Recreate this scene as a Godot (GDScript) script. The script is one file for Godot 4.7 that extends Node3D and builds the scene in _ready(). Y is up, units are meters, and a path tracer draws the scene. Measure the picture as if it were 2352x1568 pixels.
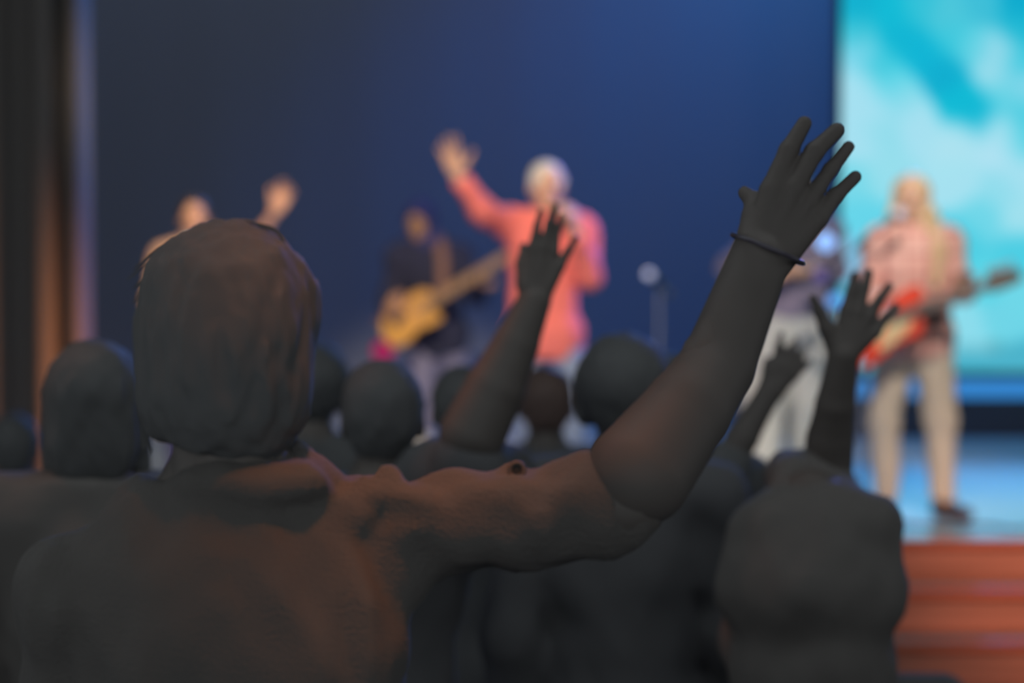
extends Node3D
# A worship night seen from the middle of the crowd: dark audience with raised hands, band on a lit stage.
# World: camera at (0, 2.18, 0) looks along -z; stage floor at y 0.9; the audience floor slopes down to the stage.

const F := 5553.0          # focal length in pixels of the 2352 x 1568 frame (85 mm on full frame)
const PITCH := -0.03763    # camera tilt down, radians
const EYE := Vector3(0, 2.18, 0)
const STAGE := 0.9

var mats := {}
var taken := {}
var wrinkle := FastNoiseLite.new()

# ---------------------------------------------------------------- ready
func _ready() -> void:
	# --- camera, sky, light, exposure
	var cam := Camera3D.new()
	cam.name = "camera"
	cam.position = EYE
	cam.rotation = Vector3(PITCH, 0, 0)
	var at := CameraAttributesPhysical.new()
	at.frustum_focal_length = 85.0
	at.frustum_focus_distance = 2.85
	at.frustum_near = 0.05
	at.frustum_far = 60.0
	at.exposure_aperture = 2.8
	cam.attributes = at
	cam.fov = rad_to_deg(2.0 * atan(784.0 / F))
	cam.current = true
	add_child(cam)
	print("fov ", cam.fov)
	var we := WorldEnvironment.new()
	we.name = "world_environment"
	var env := Environment.new()
	env.background_mode = Environment.BG_COLOR
	env.background_color = Color(0, 0, 0)
	env.tonemap_mode = Environment.TONE_MAPPER_LINEAR
	env.tonemap_exposure = 1.0
	env.sdfgi_enabled = true
	env.ssao_enabled = true
	env.ssil_enabled = true
	we.environment = env
	add_child(we)
	lights()
	wrinkle.seed = 7
	wrinkle.frequency = 1.0
	wrinkle.fractal_octaves = 2
	materials()
	room()
	stage()
	screen()
	drapes()
	band()
	crowd()

func area(called: String, pos: Vector3, target: Vector3, size: Vector2, color: Color, energy: float) -> void:
	var l := AreaLight3D.new()
	l.name = called
	l.area_size = size
	l.light_color = color
	l.light_energy = energy
	l.area_range = 40.0
	l.shadow_enabled = true
	add_child(l)
	l.look_at_from_position(pos, target, Vector3.UP if absf((target - pos).normalized().y) < 0.98 else Vector3.BACK)

func spot(called: String, pos: Vector3, target: Vector3, angle: float, color: Color, energy: float, size := 0.15, blend := 0.6) -> void:
	var l := SpotLight3D.new()
	l.name = called
	l.spot_angle = angle
	l.spot_angle_attenuation = blend
	l.spot_range = 40.0
	l.spot_attenuation = 2.0
	l.light_color = color
	l.light_energy = energy
	l.light_size = size
	l.shadow_enabled = true
	add_child(l)
	l.look_at_from_position(pos, target, Vector3.UP)

func lights() -> void:
	# added fill for the dark crowd: panels behind, at both sides and overhead
	var fill_tint := Color(0.95, 0.985, 1.0)
	area("added_crowd_fill", Vector3(0, 3.6, 5.8), Vector3(0, 1.6, -4.0), Vector2(13.0, 2.4), fill_tint, 18.0)
	area("added_crowd_fill", Vector3(-7.6, 3.0, -3.2), Vector3(0, 1.6, -3.6), Vector2(6.0, 2.0), fill_tint, 5.0)
	area("added_crowd_fill", Vector3(8.6, 3.0, -3.2), Vector3(0, 1.6, -3.6), Vector2(6.0, 2.0), fill_tint, 3.6)
	area("added_crowd_fill", Vector3(0, 5.6, -3.2), Vector3(0, 0.9, -6.8), Vector2(7.0, 0.8), fill_tint, 5.6)
	# added dim white fill that lifts the dark backdrop
	area("added_backdrop_fill", Vector3(-2.0, 6.6, -15.6), Vector3(-2.4, 2.4, -18.3), Vector2(9.0, 0.4), fill_tint, 5.5)
	# unseen warm lamps, placed to light two jackets and a forearm
	spot("unseen_amber_lamp", Vector3(0.06, 5.0, -1.8), Vector3(-0.10, 1.945, -2.45), 3.2, Color(1.0, 0.56, 0.26), 15.0, 0.2, 1.0)
	spot("unseen_amber_lamp", Vector3(-1.9, 4.6, -4.6), Vector3(-0.86, 1.72, -3.6), 13.0, Color(1.0, 0.56, 0.26), 2.6, 0.2, 1.0)
	spot("unseen_amber_lamp", Vector3(-1.7, 3.4, -5.1), P(1130, 880, 4.6), 6.0, Color(1.0, 0.50, 0.24), 1.3, 0.15, 1.0)
	# unseen front spots, placed to light the performers
	spot("unseen_spot_coat", Vector3(-0.6, 6.4, -4.2), P(1255, 620, 11.8), 6.5, Color(1.0, 0.90, 0.80), 80.0)
	spot("unseen_spot_guitar", Vector3(1.6, 6.4, -4.2), P(2095, 700, 11.6), 7.5, Color(1.0, 0.93, 0.86), 46.0)
	spot("unseen_spot_middle", Vector3(1.0, 6.4, -4.2), P(1800, 800, 13.2), 6.0, Color(1.0, 0.97, 0.95), 36.0)
	spot("unseen_spot_side", Vector3(0.2, 6.4, -4.2), P(470, 560, 13.0), 5.5, Color(1.0, 0.86, 0.72), 120.0)
	spot("unseen_spot_bass", Vector3(-0.6, 6.4, -4.2), P(960, 780, 15.8), 4.5, Color(1.0, 0.88, 0.70), 120.0)
	# unseen lamps, placed to light the steps and the floor at the back
	spot("unseen_steps_wash", Vector3(2.8, 3.8, -4.6), Vector3(2.5, 0.85, -10.5), 9.0, Color(1.0, 0.72, 0.58), 38.0, 0.3, 1.0)
	spot("unseen_back_floor_light", Vector3(-0.8, 6.8, -12.8), Vector3(-2.2, 0.9, -14.8), 13.0, Color(1.0, 0.97, 0.93), 9.0, 0.2, 1.0)
	# unseen coloured lamps for the backdrop, curtain edge, rims and stage floor
	spot("unseen_blue_wash", Vector3(2.3, 6.2, -16.4), Vector3(2.1, 2.5, -18.3), 54.0, Color(0.10, 0.66, 1.0), 8.6, 0.3, 1.0)
	spot("unseen_violet_wash", Vector3(0.6, 6.6, -15.0), Vector3(0.9, 1.4, -18.3), 38.0, Color(0.15, 0.40, 1.0), 7.0, 0.4, 1.0)
	spot("unseen_blue_back_light", Vector3(2.6, 6.4, -16.8), Vector3(-0.8, 1.6, -10.0), 25.0, Color(0.25, 0.55, 1.0), 44.0)
	spot("unseen_violet_back_light", Vector3(4.4, 5.6, -12.0), Vector3(-1.8, 2.0, -11.6), 20.0, Color(0.42, 0.48, 1.0), 3.5)
	spot("unseen_violet_rim_light", Vector3(3.6, 4.6, -13.8), P(1290, 600, 11.8), 6.0, Color(0.55, 0.42, 1.0), 36.0)
	spot("unseen_blue_crowd_light", Vector3(3.6, 5.0, -11.2), Vector3(0.0, 1.95, -3.4), 9.0, Color(0.36, 0.48, 1.0), 17.0, 0.1, 1.0)
	spot("unseen_cyan_floor_wash", Vector3(4.4, 6.6, -15.2), Vector3(2.9, 0.9, -11.9), 27.0, Color(0.38, 0.86, 1.0), 22.0, 0.2, 1.0)

# ---------------------------------------------------------------- small helpers
func ray(px: float, py: float) -> Vector3:
	return Vector3((px - 1176.0) / F, -(py - 784.0) / F, -1.0).rotated(Vector3.RIGHT, PITCH)

func P(px: float, py: float, d: float) -> Vector3:    # the point seen at a pixel, d metres in front
	var r := ray(px, py)
	return EYE + r * (d / -r.z)

func ground(z: float) -> float:                        # audience floor height
	return maxf(0.6 + 0.07 * z, 0.0)

func lin(r: float, g: float, b: float) -> Color:
	return Color(r, g, b).linear_to_srgb()

func mat(called: String, c: Color, rough := 0.8, metal := 0.0) -> StandardMaterial3D:
	var m := StandardMaterial3D.new()
	m.resource_name = called
	m.albedo_color = c
	m.roughness = rough
	m.metallic = metal
	mats[called] = m
	return m

func glow(called: String, c: Color, energy: float) -> StandardMaterial3D:
	var m := mat(called, Color(0.02, 0.02, 0.02))
	m.emission_enabled = true
	m.emission = c
	m.emission_energy_multiplier = energy
	return m

func cloth_bump(m: StandardMaterial3D, freq: float, deep: float, seed_ := 1) -> void:
	var n := FastNoiseLite.new()
	n.seed = seed_
	n.frequency = 0.05
	n.fractal_octaves = 3
	var t := NoiseTexture2D.new()
	t.width = 256
	t.height = 256
	t.seamless = true
	t.noise = n
	m.heightmap_enabled = true
	m.heightmap_texture = t
	m.heightmap_scale = deep
	m.uv1_triplanar = true
	m.uv1_scale = Vector3.ONE * freq

func numbered(called: String) -> String:
	taken[called] = taken.get(called, -1) + 1
	return called if taken[called] == 0 else "%s_%03d" % [called, taken[called]]

func thing(called: String, label: String, category: String, at := Vector3.ZERO, group := "") -> Node3D:
	var o := Node3D.new()
	o.name = numbered(called)
	add_child(o)
	o.position = at
	tag(o, label, category, group)
	return o

func tag(o: Node, label: String, category: String, group := "") -> void:
	o.set_meta("label", label)
	o.set_meta("category", category)
	if group:
		o.set_meta("group", group)

func put(called: String, mesh: Mesh, m: Material, parent: Node3D = null) -> MeshInstance3D:
	var o := MeshInstance3D.new()
	o.mesh = mesh
	o.material_override = m
	if parent == null:
		o.name = numbered(called)
		add_child(o)
	else:
		o.name = called
		parent.add_child(o, true)
	return o

func struct(called: String, mesh: Mesh, m: Material, label := "") -> MeshInstance3D:
	var o := MeshInstance3D.new()
	o.mesh = mesh
	o.material_override = m
	o.name = called
	add_child(o, true)
	o.set_meta("kind", "structure")
	if label:
		o.set_meta("label", label)
	return o

# ---------------------------------------------------------------- mesh accumulator
class Acc:
	var v := PackedVector3Array()
	var n := PackedVector3Array()
	var i := PackedInt32Array()
	func mesh(base := Vector3.ZERO) -> ArrayMesh:
		var a := []
		a.resize(Mesh.ARRAY_MAX)
		var w := v.duplicate()
		if base != Vector3.ZERO:
			for k in w.size():
				w[k] = w[k] - base
		a[Mesh.ARRAY_VERTEX] = w
		a[Mesh.ARRAY_NORMAL] = n
		a[Mesh.ARRAY_INDEX] = i
		var m := ArrayMesh.new()
		m.add_surface_from_arrays(Mesh.PRIMITIVE_TRIANGLES, a)
		return m
	func tri(a: Vector3, b: Vector3, c: Vector3, na: Vector3, nb: Vector3, nc: Vector3) -> void:
		var s := v.size()
		v.append(a); v.append(b); v.append(c)
		n.append(na); n.append(nb); n.append(nc)
		if (b - a).cross(c - a).dot(na + nb + nc) > 0.0:   # front faces run clockwise
			i.append(s); i.append(s + 2); i.append(s + 1)
		else:
			i.append(s); i.append(s + 1); i.append(s + 2)
	func quad(a: Vector3, b: Vector3, c: Vector3, d: Vector3, nn: Vector3) -> void:
		tri(a, b, c, nn, nn, nn)
		tri(a, c, d, nn, nn, nn)

# a chamfered box: centre, half sizes, basis
func box(acc: Acc, c: Vector3, h: Vector3, bv := 0.004, b := Basis.IDENTITY) -> void:
	bv = minf(bv, minf(h.x, minf(h.y, h.z)) * 0.9)
	var ax := [Vector3.RIGHT, Vector3.UP, Vector3.BACK]
	var hh := [h.x, h.y, h.z]
	for k in 3:
		var u: Vector3 = ax[k]
		var p: Vector3 = ax[(k + 1) % 3]
		var q: Vector3 = ax[(k + 2) % 3]
		var hu: float = hh[k]
		var hp: float = hh[(k + 1) % 3] - bv
		var hq: float = hh[(k + 2) % 3] - bv
		for s in [-1.0, 1.0]:
			var o: Vector3 = u * hu * s
			acc.quad(c + b * (o + p * hp + q * hq), c + b * (o - p * hp + q * hq), c + b * (o - p * hp - q * hq), c + b * (o + p * hp - q * hq), b * (u * s))
			for t in [-1.0, 1.0]:   # edge along q between faces u and p
				var n1: Vector3 = (u * s + p * t).normalized()
				var e0: Vector3 = u * hu * s + p * hp * t
				var e1: Vector3 = u * (hu - bv) * s + p * (hp + bv) * t
				acc.quad(c + b * (e0 + q * hq), c + b * (e0 - q * hq), c + b * (e1 - q * hq), c + b * (e1 + q * hq), b * n1)
	for sx in [-1.0, 1.0]:
		for sy in [-1.0, 1.0]:
			for sz in [-1.0, 1.0]:
				var g := Vector3(sx, sy, sz)
				var nn: Vector3 = b * g.normalized()
				acc.tri(c + b * (g * (h - Vector3(0, bv, bv))), c + b * (g * (h - Vector3(bv, 0, bv))), c + b * (g * (h - Vector3(bv, bv, 0))), nn, nn, nn)

# a tube through points with a radius each
func tube(acc: Acc, pts: Array, radii: Array, sides := 10, closed := false) -> void:
	var s := acc.v.size()
	var count := pts.size()
	var side := Vector3.ZERO
	for k in count:
		var a: Vector3 = pts[maxi(k - 1, 0)] if not closed else pts[(k - 1 + count) % count]
		var c: Vector3 = pts[mini(k + 1, count - 1)] if not closed else pts[(k + 1) % count]
		var p: Vector3 = pts[k]
		var t := (c - a).normalized()
		if side == Vector3.ZERO:
			side = t.cross(Vector3.UP if absf(t.y) < 0.9 else Vector3.RIGHT).normalized()
		else:
			side = (side - t * side.dot(t)).normalized()
		var up := t.cross(side)
		var r: float = radii[mini(k, radii.size() - 1)]
		for j in sides:
			var w := TAU * j / sides
			var nn := side * cos(w) + up * sin(w)
			acc.v.append(p + nn * r)
			acc.n.append(nn)
	var rings := count if closed else count - 1
	for k in rings:
		for j in sides:
			var a := s + k * sides + j
			var b := s + k * sides + (j + 1) % sides
			var c := s + ((k + 1) % count) * sides + j
			var d := s + ((k + 1) % count) * sides + (j + 1) % sides
			for t in [[a, b, c], [b, d, c]]:
				var v0: Vector3 = acc.v[t[0]]
				if (acc.v[t[1]] - v0).cross(acc.v[t[2]] - v0).dot(acc.n[t[0]] + acc.n[t[1]] + acc.n[t[2]]) > 0.0:
					acc.i.append_array(PackedInt32Array([t[0], t[2], t[1]]))
				else:
					acc.i.append_array(PackedInt32Array([t[0], t[1], t[2]]))
	if not closed:
		for e in [0, count - 1]:
			var p: Vector3 = pts[e]
			var q: Vector3 = pts[1] if e == 0 else pts[count - 2]
			var nn := (p - q).normalized()
			var r: float = radii[mini(e, radii.size() - 1)]
			for j in sides:
				acc.tri(p + nn * r * 0.25, acc.v[s + e * sides + j], acc.v[s + e * sides + (j + 1) % sides], nn, nn, nn)

func ring_points(c: Vector3, axis: Vector3, r: float, n := 20, squash := 1.0) -> Array:
	var u := axis.cross(Vector3.UP if absf(axis.y) < 0.9 else Vector3.RIGHT).normalized()
	var w := axis.normalized().cross(u)
	var out := []
	for k in n:
		out.append(c + (u * cos(TAU * k / n) + w * sin(TAU * k / n) * squash) * r)
	return out

# profile [[radius, height], ...] turned about axis at c
func lathe(acc: Acc, c: Vector3, axis: Vector3, prof: Array, sides := 20) -> void:
	axis = axis.normalized()
	var u := axis.cross(Vector3.UP if absf(axis.y) < 0.9 else Vector3.RIGHT).normalized()
	var w := axis.cross(u)
	for k in prof.size() - 1:
		var r0: float = prof[k][0]
		var h0: float = prof[k][1]
		var r1: float = prof[k + 1][0]
		var h1: float = prof[k + 1][1]
		for j in sides:
			var a := TAU * j / sides
			var b := TAU * (j + 1) / sides
			var ca := u * cos(a) + w * sin(a)
			var cb := u * cos(b) + w * sin(b)
			var sl := Vector2(h1 - h0, r0 - r1).normalized()
			var na := ca * sl.x + axis * sl.y
			var nb := cb * sl.x + axis * sl.y
			acc.tri(c + ca * r0 + axis * h0, c + cb * r0 + axis * h0, c + ca * r1 + axis * h1, na, nb, na)
			acc.tri(c + cb * r0 + axis * h0, c + cb * r1 + axis * h1, c + ca * r1 + axis * h1, nb, nb, na)

# a polygon (x, y) extruded z0..z1 with rounded edges, in the frame tr
func slab(acc: Acc, poly: PackedVector2Array, z0: float, z1: float, bv: float, tr := Transform3D.IDENTITY) -> void:
	if Geometry2D.is_polygon_clockwise(poly):
		poly = poly.duplicate()
		poly.reverse()
	var n := poly.size()
	var outw := []
	for k in n:
		var e0 := (poly[k] - poly[(k - 1 + n) % n]).normalized()
		var e1 := (poly[(k + 1) % n] - poly[k]).normalized()
		var t := (e0 + e1).normalized()
		outw.append(Vector2(t.y, -t.x))
	if poly.size() and (poly[0] + outw[0] * 0.0001 - poly[0]).length() > 0.0:
		if Geometry2D.is_point_in_polygon(poly[0] + outw[0] * 0.0005, poly) and Geometry2D.is_point_in_polygon(poly[n / 2] + outw[n / 2] * 0.0005, poly):
			for k in n:
				outw[k] = -outw[k]
	var rings := [[bv, z0, -0.9], [0.3 * bv, z0 + 0.3 * bv, -0.6], [0.0, z0 + bv, 0.0], [0.0, z1 - bv, 0.0], [0.3 * bv, z1 - 0.3 * bv, 0.6], [bv, z1, 0.9]]
	for k in rings.size() - 1:
		var ra: Array = rings[k]
		var rb: Array = rings[k + 1]
		for j in n:
			var m := (j + 1) % n
			var oj: Vector2 = outw[j]
			var om: Vector2 = outw[m]
			var a2: Vector2 = poly[j] - oj * ra[0]
			var b2: Vector2 = poly[m] - om * ra[0]
			var c2: Vector2 = poly[m] - om * rb[0]
			var d2: Vector2 = poly[j] - oj * rb[0]
			var na0 := tr.basis * Vector3(oj.x, oj.y, ra[2]).normalized()
			var nb0 := tr.basis * Vector3(om.x, om.y, ra[2]).normalized()
			var nc0 := tr.basis * Vector3(om.x, om.y, rb[2]).normalized()
			var nd0 := tr.basis * Vector3(oj.x, oj.y, rb[2]).normalized()
			var a: Vector3 = tr * Vector3(a2.x, a2.y, ra[1])
			var b: Vector3 = tr * Vector3(b2.x, b2.y, ra[1])
			var c: Vector3 = tr * Vector3(c2.x, c2.y, rb[1])
			var d: Vector3 = tr * Vector3(d2.x, d2.y, rb[1])
			acc.tri(a, b, c, na0, nb0, nc0)
			acc.tri(a, c, d, na0, nc0, nd0)
	var inner := PackedVector2Array()
	for k in n:
		inner.append(poly[k] - outw[k] * bv)
	var tris := Geometry2D.triangulate_polygon(inner)
	for s in [-1.0, 1.0]:
		var z := z0 if s < 0 else z1
		var nn := tr.basis * Vector3(0, 0, s)
		for k in range(0, tris.size(), 3):
			var a := inner[tris[k]]
			var b := inner[tris[k + 1]]
			var c := inner[tris[k + 2]]
			acc.tri(tr * Vector3(a.x, a.y, z), tr * Vector3(b.x, b.y, z), tr * Vector3(c.x, c.y, z), nn, nn, nn)

func smooth_poly(pts: Array, per := 4) -> PackedVector2Array:
	var out := PackedVector2Array()
	var n := pts.size()
	for k in n:
		for j in per:
			out.append(pts[k].cubic_interpolate(pts[(k + 1) % n], pts[(k - 1 + n) % n], pts[(k + 2) % n], float(j) / per))
	return out

# ---------------------------------------------------------------- blended solids meshed as surface nets
# shapes: [0, a, b, ra, rb] capsule; [1, centre, radii, basis] ellipsoid; [2, point, normal, reach] flat cut;
# [3, a, b, ra, rb] capsule cut square at b; [4, a, b, ra, rb] and [5, centre, radii, basis] carve away
func blob(acc: Acc, shapes: Array, cell: float, k: float, amp := 0.0, freq := 8.0, stretch := Vector3.ONE) -> void:
	var lo := Vector3.ONE * 1e9
	var hi := -lo
	for s in shapes:
		if s[0] == 0 or s[0] == 3:
			var a: Vector3 = s[1]
			var b: Vector3 = s[2]
			var r := Vector3.ONE * maxf(s[3], s[4])
			lo = lo.min(a.min(b) - r)
			hi = hi.max(a.max(b) + r)
		elif s[0] == 1:
			var r := Vector3.ONE * maxf(s[2].x, maxf(s[2].y, s[2].z))
			lo = lo.min(s[1] - r)
			hi = hi.max(s[1] + r)
	var pad := Vector3.ONE * (cell * 3.0 + amp + k * 0.3)
	lo -= pad
	hi += pad
	var nx := int(ceil((hi.x - lo.x) / cell)) + 1
	var ny := int(ceil((hi.y - lo.y) / cell)) + 1
	var nz := int(ceil((hi.z - lo.z) / cell)) + 1
	var f := PackedFloat32Array()
	f.resize(nx * ny * nz)
	f.fill(1.0)
	var sxy := nx * ny
	for s in shapes:
		var kind: int = s[0]
		var a := Vector3.ZERO
		var b := Vector3.ZERO
		var ba := Vector3.ZERO
		var inv := 0.0
		var r0 := 0.0
		var r1 := 0.0
		var blo: Vector3
		var bhi: Vector3
		var ib := Basis.IDENTITY
		var minr := 0.0
		var rad := Vector3.ONE
		var lenab := 0.0
		var grow := Vector3.ONE * (k + cell * 2.5)
		if kind == 0 or kind == 3 or kind == 4:
			a = s[1]
			b = s[2]
			r0 = s[3]
			r1 = s[4]
			ba = b - a
			lenab = ba.length()
			inv = 1.0 / maxf(ba.length_squared(), 1e-9)
			var rr := Vector3.ONE * maxf(r0, r1)
			blo = a.min(b) - rr - grow
			bhi = a.max(b) + rr + grow
		elif kind == 1 or kind == 5:
			a = s[1]
			rad = s[2]
			var bb: Basis = s[3] if s.size() > 3 else Basis.IDENTITY
			ib = bb.transposed()
			minr = minf(rad.x, minf(rad.y, rad.z))
			var ext := Vector3(absf(bb.x.x) * rad.x + absf(bb.y.x) * rad.y + absf(bb.z.x) * rad.z, absf(bb.x.y) * rad.x + absf(bb.y.y) * rad.y + absf(bb.z.y) * rad.z, absf(bb.x.z) * rad.x + absf(bb.y.z) * rad.y + absf(bb.z.z) * rad.z)
			blo = a - ext - grow
			bhi = a + ext + grow
		else:
			a = s[1]
			b = s[2]
			r0 = s[3]
			blo = a - Vector3.ONE * r0
			bhi = a + Vector3.ONE * r0
		var i0 := clampi(int(floor((blo.x - lo.x) / cell)), 0, nx - 1)
		var i1 := clampi(int(ceil((bhi.x - lo.x) / cell)), 0, nx - 1)
		var j0 := clampi(int(floor((blo.y - lo.y) / cell)), 0, ny - 1)
		var j1 := clampi(int(ceil((bhi.y - lo.y) / cell)), 0, ny - 1)
		var l0 := clampi(int(floor((blo.z - lo.z) / cell)), 0, nz - 1)
		var l1 := clampi(int(ceil((bhi.z - lo.z) / cell)), 0, nz - 1)
		var far := k + cell * 2.5
		for l in range(l0, l1 + 1):
			for j in range(j0, j1 + 1):
				var idx := l * sxy + j * nx + i0
				var p := lo + Vector3(i0, j, l) * cell
				for i in range(i0, i1 + 1):
					var d: float
					var old := f[idx]
					if kind == 0 or kind == 4:
						var pa := p - a
						var h := clampf(pa.dot(ba) * inv, 0.0, 1.0)
						d = (pa - ba * h).length() - (r0 + (r1 - r0) * h)
					elif kind == 1 or kind == 5:
						var q: Vector3 = (ib * (p - a)) / rad
						var k0 := q.length()
						var k1 := (q / rad).length()
						d = k0 * (k0 - 1.0) / k1 if k1 > 1e-6 else -minr
					elif kind == 3:
						var pa := p - a
						var t := pa.dot(ba) * inv
						var h := clampf(t, 0.0, 1.0)
						d = (pa - ba * h).length() - (r0 + (r1 - r0) * h)
						if t > 1.0:
							d = maxf((pa - ba * t).length() - r1, (t - 1.0) * lenab)
						else:
							d = maxf(d, (t - 1.0) * lenab)
					else:
						d = (p - a).dot(b)
					if kind == 2:
						if d > old and (p - a).length_squared() < r0 * r0:
							f[idx] = d
					elif kind >= 4:
						if d < far:
							var e := -d
							var h := maxf(k * 0.5 - absf(old - e), 0.0) / (k * 0.5)
							f[idx] = maxf(old, e) + h * h * k * 0.125
					elif d < far:
						var h := maxf(k - absf(old - d), 0.0) / k
						f[idx] = minf(old, d) - h * h * k * 0.25
					idx += 1
					p.x += cell
	if amp > 0.0:
		var lim := amp + cell * 2.5
		for l in nz:
			for j in ny:
				var idx := l * sxy + j * nx
				for i in nx:
					if absf(f[idx]) < lim:
						var p := (lo + Vector3(i, j, l) * cell) * stretch * freq
						f[idx] += amp * wrinkle.get_noise_3d(p.x, p.y, p.z)
					idx += 1
	# vertices
	var vid := PackedInt32Array()
	vid.resize(nx * ny * nz)
	vid.fill(-1)
	var base := acc.v.size()
	var vs := PackedVector3Array()
	var cells := PackedInt32Array()
	var near := cell * 2.6
	for l in nz - 1:
		for j in ny - 1:
			var idx := l * sxy + j * nx - 1
			for i in nx - 1:
				idx += 1
				var c0 := f[idx]
				if c0 > near or c0 < -near:
					continue
				var c1 := f[idx + 1]
				var c2 := f[idx + nx]
				var c3 := f[idx + nx + 1]
				var c4 := f[idx + sxy]
				var c5 := f[idx + sxy + 1]
				var c6 := f[idx + sxy + nx]
				var c7 := f[idx + sxy + nx + 1]
				var inside := int(c0 < 0) + int(c1 < 0) + int(c2 < 0) + int(c3 < 0) + int(c4 < 0) + int(c5 < 0) + int(c6 < 0) + int(c7 < 0)
				if inside == 0 or inside == 8:
					continue
				var sum := Vector3.ZERO
				var cnt := 0
				if (c0 < 0) != (c1 < 0): sum += Vector3(c0 / (c0 - c1), 0, 0); cnt += 1
				if (c2 < 0) != (c3 < 0): sum += Vector3(c2 / (c2 - c3), 1, 0); cnt += 1
				if (c4 < 0) != (c5 < 0): sum += Vector3(c4 / (c4 - c5), 0, 1); cnt += 1
				if (c6 < 0) != (c7 < 0): sum += Vector3(c6 / (c6 - c7), 1, 1); cnt += 1
				if (c0 < 0) != (c2 < 0): sum += Vector3(0, c0 / (c0 - c2), 0); cnt += 1
				if (c1 < 0) != (c3 < 0): sum += Vector3(1, c1 / (c1 - c3), 0); cnt += 1
				if (c4 < 0) != (c6 < 0): sum += Vector3(0, c4 / (c4 - c6), 1); cnt += 1
				if (c5 < 0) != (c7 < 0): sum += Vector3(1, c5 / (c5 - c7), 1); cnt += 1
				if (c0 < 0) != (c4 < 0): sum += Vector3(0, 0, c0 / (c0 - c4)); cnt += 1
				if (c1 < 0) != (c5 < 0): sum += Vector3(1, 0, c1 / (c1 - c5)); cnt += 1
				if (c2 < 0) != (c6 < 0): sum += Vector3(0, 1, c2 / (c2 - c6)); cnt += 1
				if (c3 < 0) != (c7 < 0): sum += Vector3(1, 1, c3 / (c3 - c7)); cnt += 1
				vid[idx] = base + vs.size()
				cells.append(idx)
				vs.append(lo + (Vector3(i, j, l) + sum / cnt) * cell)
	var ns := PackedVector3Array()
	ns.resize(vs.size())
	var ind := PackedInt32Array()
	var steps := [1, nx, sxy]
	for idx in cells:
		var c0 := f[idx]
		for ax in 3:
			var s1: int = steps[ax]
			var c1 := f[idx + s1]
			if (c0 < 0) == (c1 < 0):
				continue
			var u: int = steps[(ax + 1) % 3]
			var w: int = steps[(ax + 2) % 3]
			var q0 := vid[idx]
			var q1 := vid[idx - u]
			var q2 := vid[idx - u - w]
			var q3 := vid[idx - w]
			if q1 < 0 or q2 < 0 or q3 < 0:
				continue
			if c0 < 0:      # solid behind, air ahead along +axis: clockwise seen from outside
				ind.append(q0); ind.append(q3); ind.append(q1)
				ind.append(q3); ind.append(q2); ind.append(q1)
			else:
				ind.append(q0); ind.append(q1); ind.append(q3)
				ind.append(q3); ind.append(q1); ind.append(q2)
	# orientation is checked once on the whole: normals from faces, outward
	for t in range(0, ind.size(), 3):
		var a := ind[t] - base
		var b := ind[t + 1] - base
		var c := ind[t + 2] - base
		var nn := (vs[c] - vs[a]).cross(vs[b] - vs[a])
		ns[a] += nn
		ns[b] += nn
		ns[c] += nn
	for t in ns.size():
		ns[t] = ns[t].normalized()
	acc.v.append_array(vs)
	acc.n.append_array(ns)
	acc.i.append_array(ind)

# ---------------------------------------------------------------- materials
func materials() -> void:
	mat("drape_black", lin(0.05, 0.052, 0.056), 0.95)
	mat("wall_grey", lin(0.16, 0.16, 0.165), 0.9)
	mat("ceiling_dark", lin(0.05, 0.05, 0.055), 0.9)
	mat("carpet", lin(0.06, 0.06, 0.065), 0.95)
	mat("black_metal", lin(0.02, 0.02, 0.022), 0.45, 0.3)
	mat("black_plastic", lin(0.025, 0.025, 0.028), 0.5)
	mat("chrome", lin(0.6, 0.6, 0.62), 0.25, 1.0)
	mat("white_shoe", lin(0.75, 0.74, 0.7), 0.6)
	mat("eye", lin(0.05, 0.03, 0.02), 0.2)

# ---------------------------------------------------------------- the hall
func slab_mesh(c: Vector3, h: Vector3, bv := 0.004) -> ArrayMesh:
	var a := Acc.new()
	box(a, c, h, bv)
	return a.mesh()

func room() -> void:
	var grey: Material = mats.wall_grey
	struct("wall_left", slab_mesh(Vector3(-8.1, 3.6, -6.5), Vector3(0.1, 4.2, 13.2)), grey)
	struct("wall_right", slab_mesh(Vector3(9.1, 3.6, -6.5), Vector3(0.1, 4.2, 13.2)), grey)
	struct("wall_back", slab_mesh(Vector3(0.5, 3.6, 6.6), Vector3(8.7, 4.2, 0.1)), grey)
	struct("wall_front", slab_mesh(Vector3(0.5, 3.6, -19.6), Vector3(8.7, 4.2, 0.1)), mats.ceiling_dark)
	struct("ceiling", slab_mesh(Vector3(0.5, 7.7, -6.5), Vector3(8.7, 0.1, 13.2)), mats.ceiling_dark)
	var a := Acc.new()                                   # the raked floor, then the flat in front of the stage
	var pr := [[6.6, 1.062], [-8.571, 0.0], [-19.6, 0.0], [-19.6, -0.2], [6.6, -0.2]]
	for k in pr.size():
		var p = pr[k]
		var q = pr[(k + 1) % pr.size()]
		var nn := Vector3(0, p[0] - q[0], q[1] - p[1]).normalized()
		a.quad(Vector3(-8.1, p[1], p[0]), Vector3(9.1, p[1], p[0]), Vector3(9.1, q[1], q[0]), Vector3(-8.1, q[1], q[0]), nn)
	for x in [-8.1, 9.1]:
		var nx := Vector3(signf(x), 0, 0)
		a.quad(Vector3(x, 1.062, 6.6), Vector3(x, 0, -8.571), Vector3(x, -0.2, -8.571), Vector3(x, -0.2, 6.6), nx)
		a.quad(Vector3(x, 0, -8.571), Vector3(x, 0, -19.6), Vector3(x, -0.2, -19.6), Vector3(x, -0.2, -8.571), nx)
	struct("floor", a.mesh(), mats.carpet)

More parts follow.
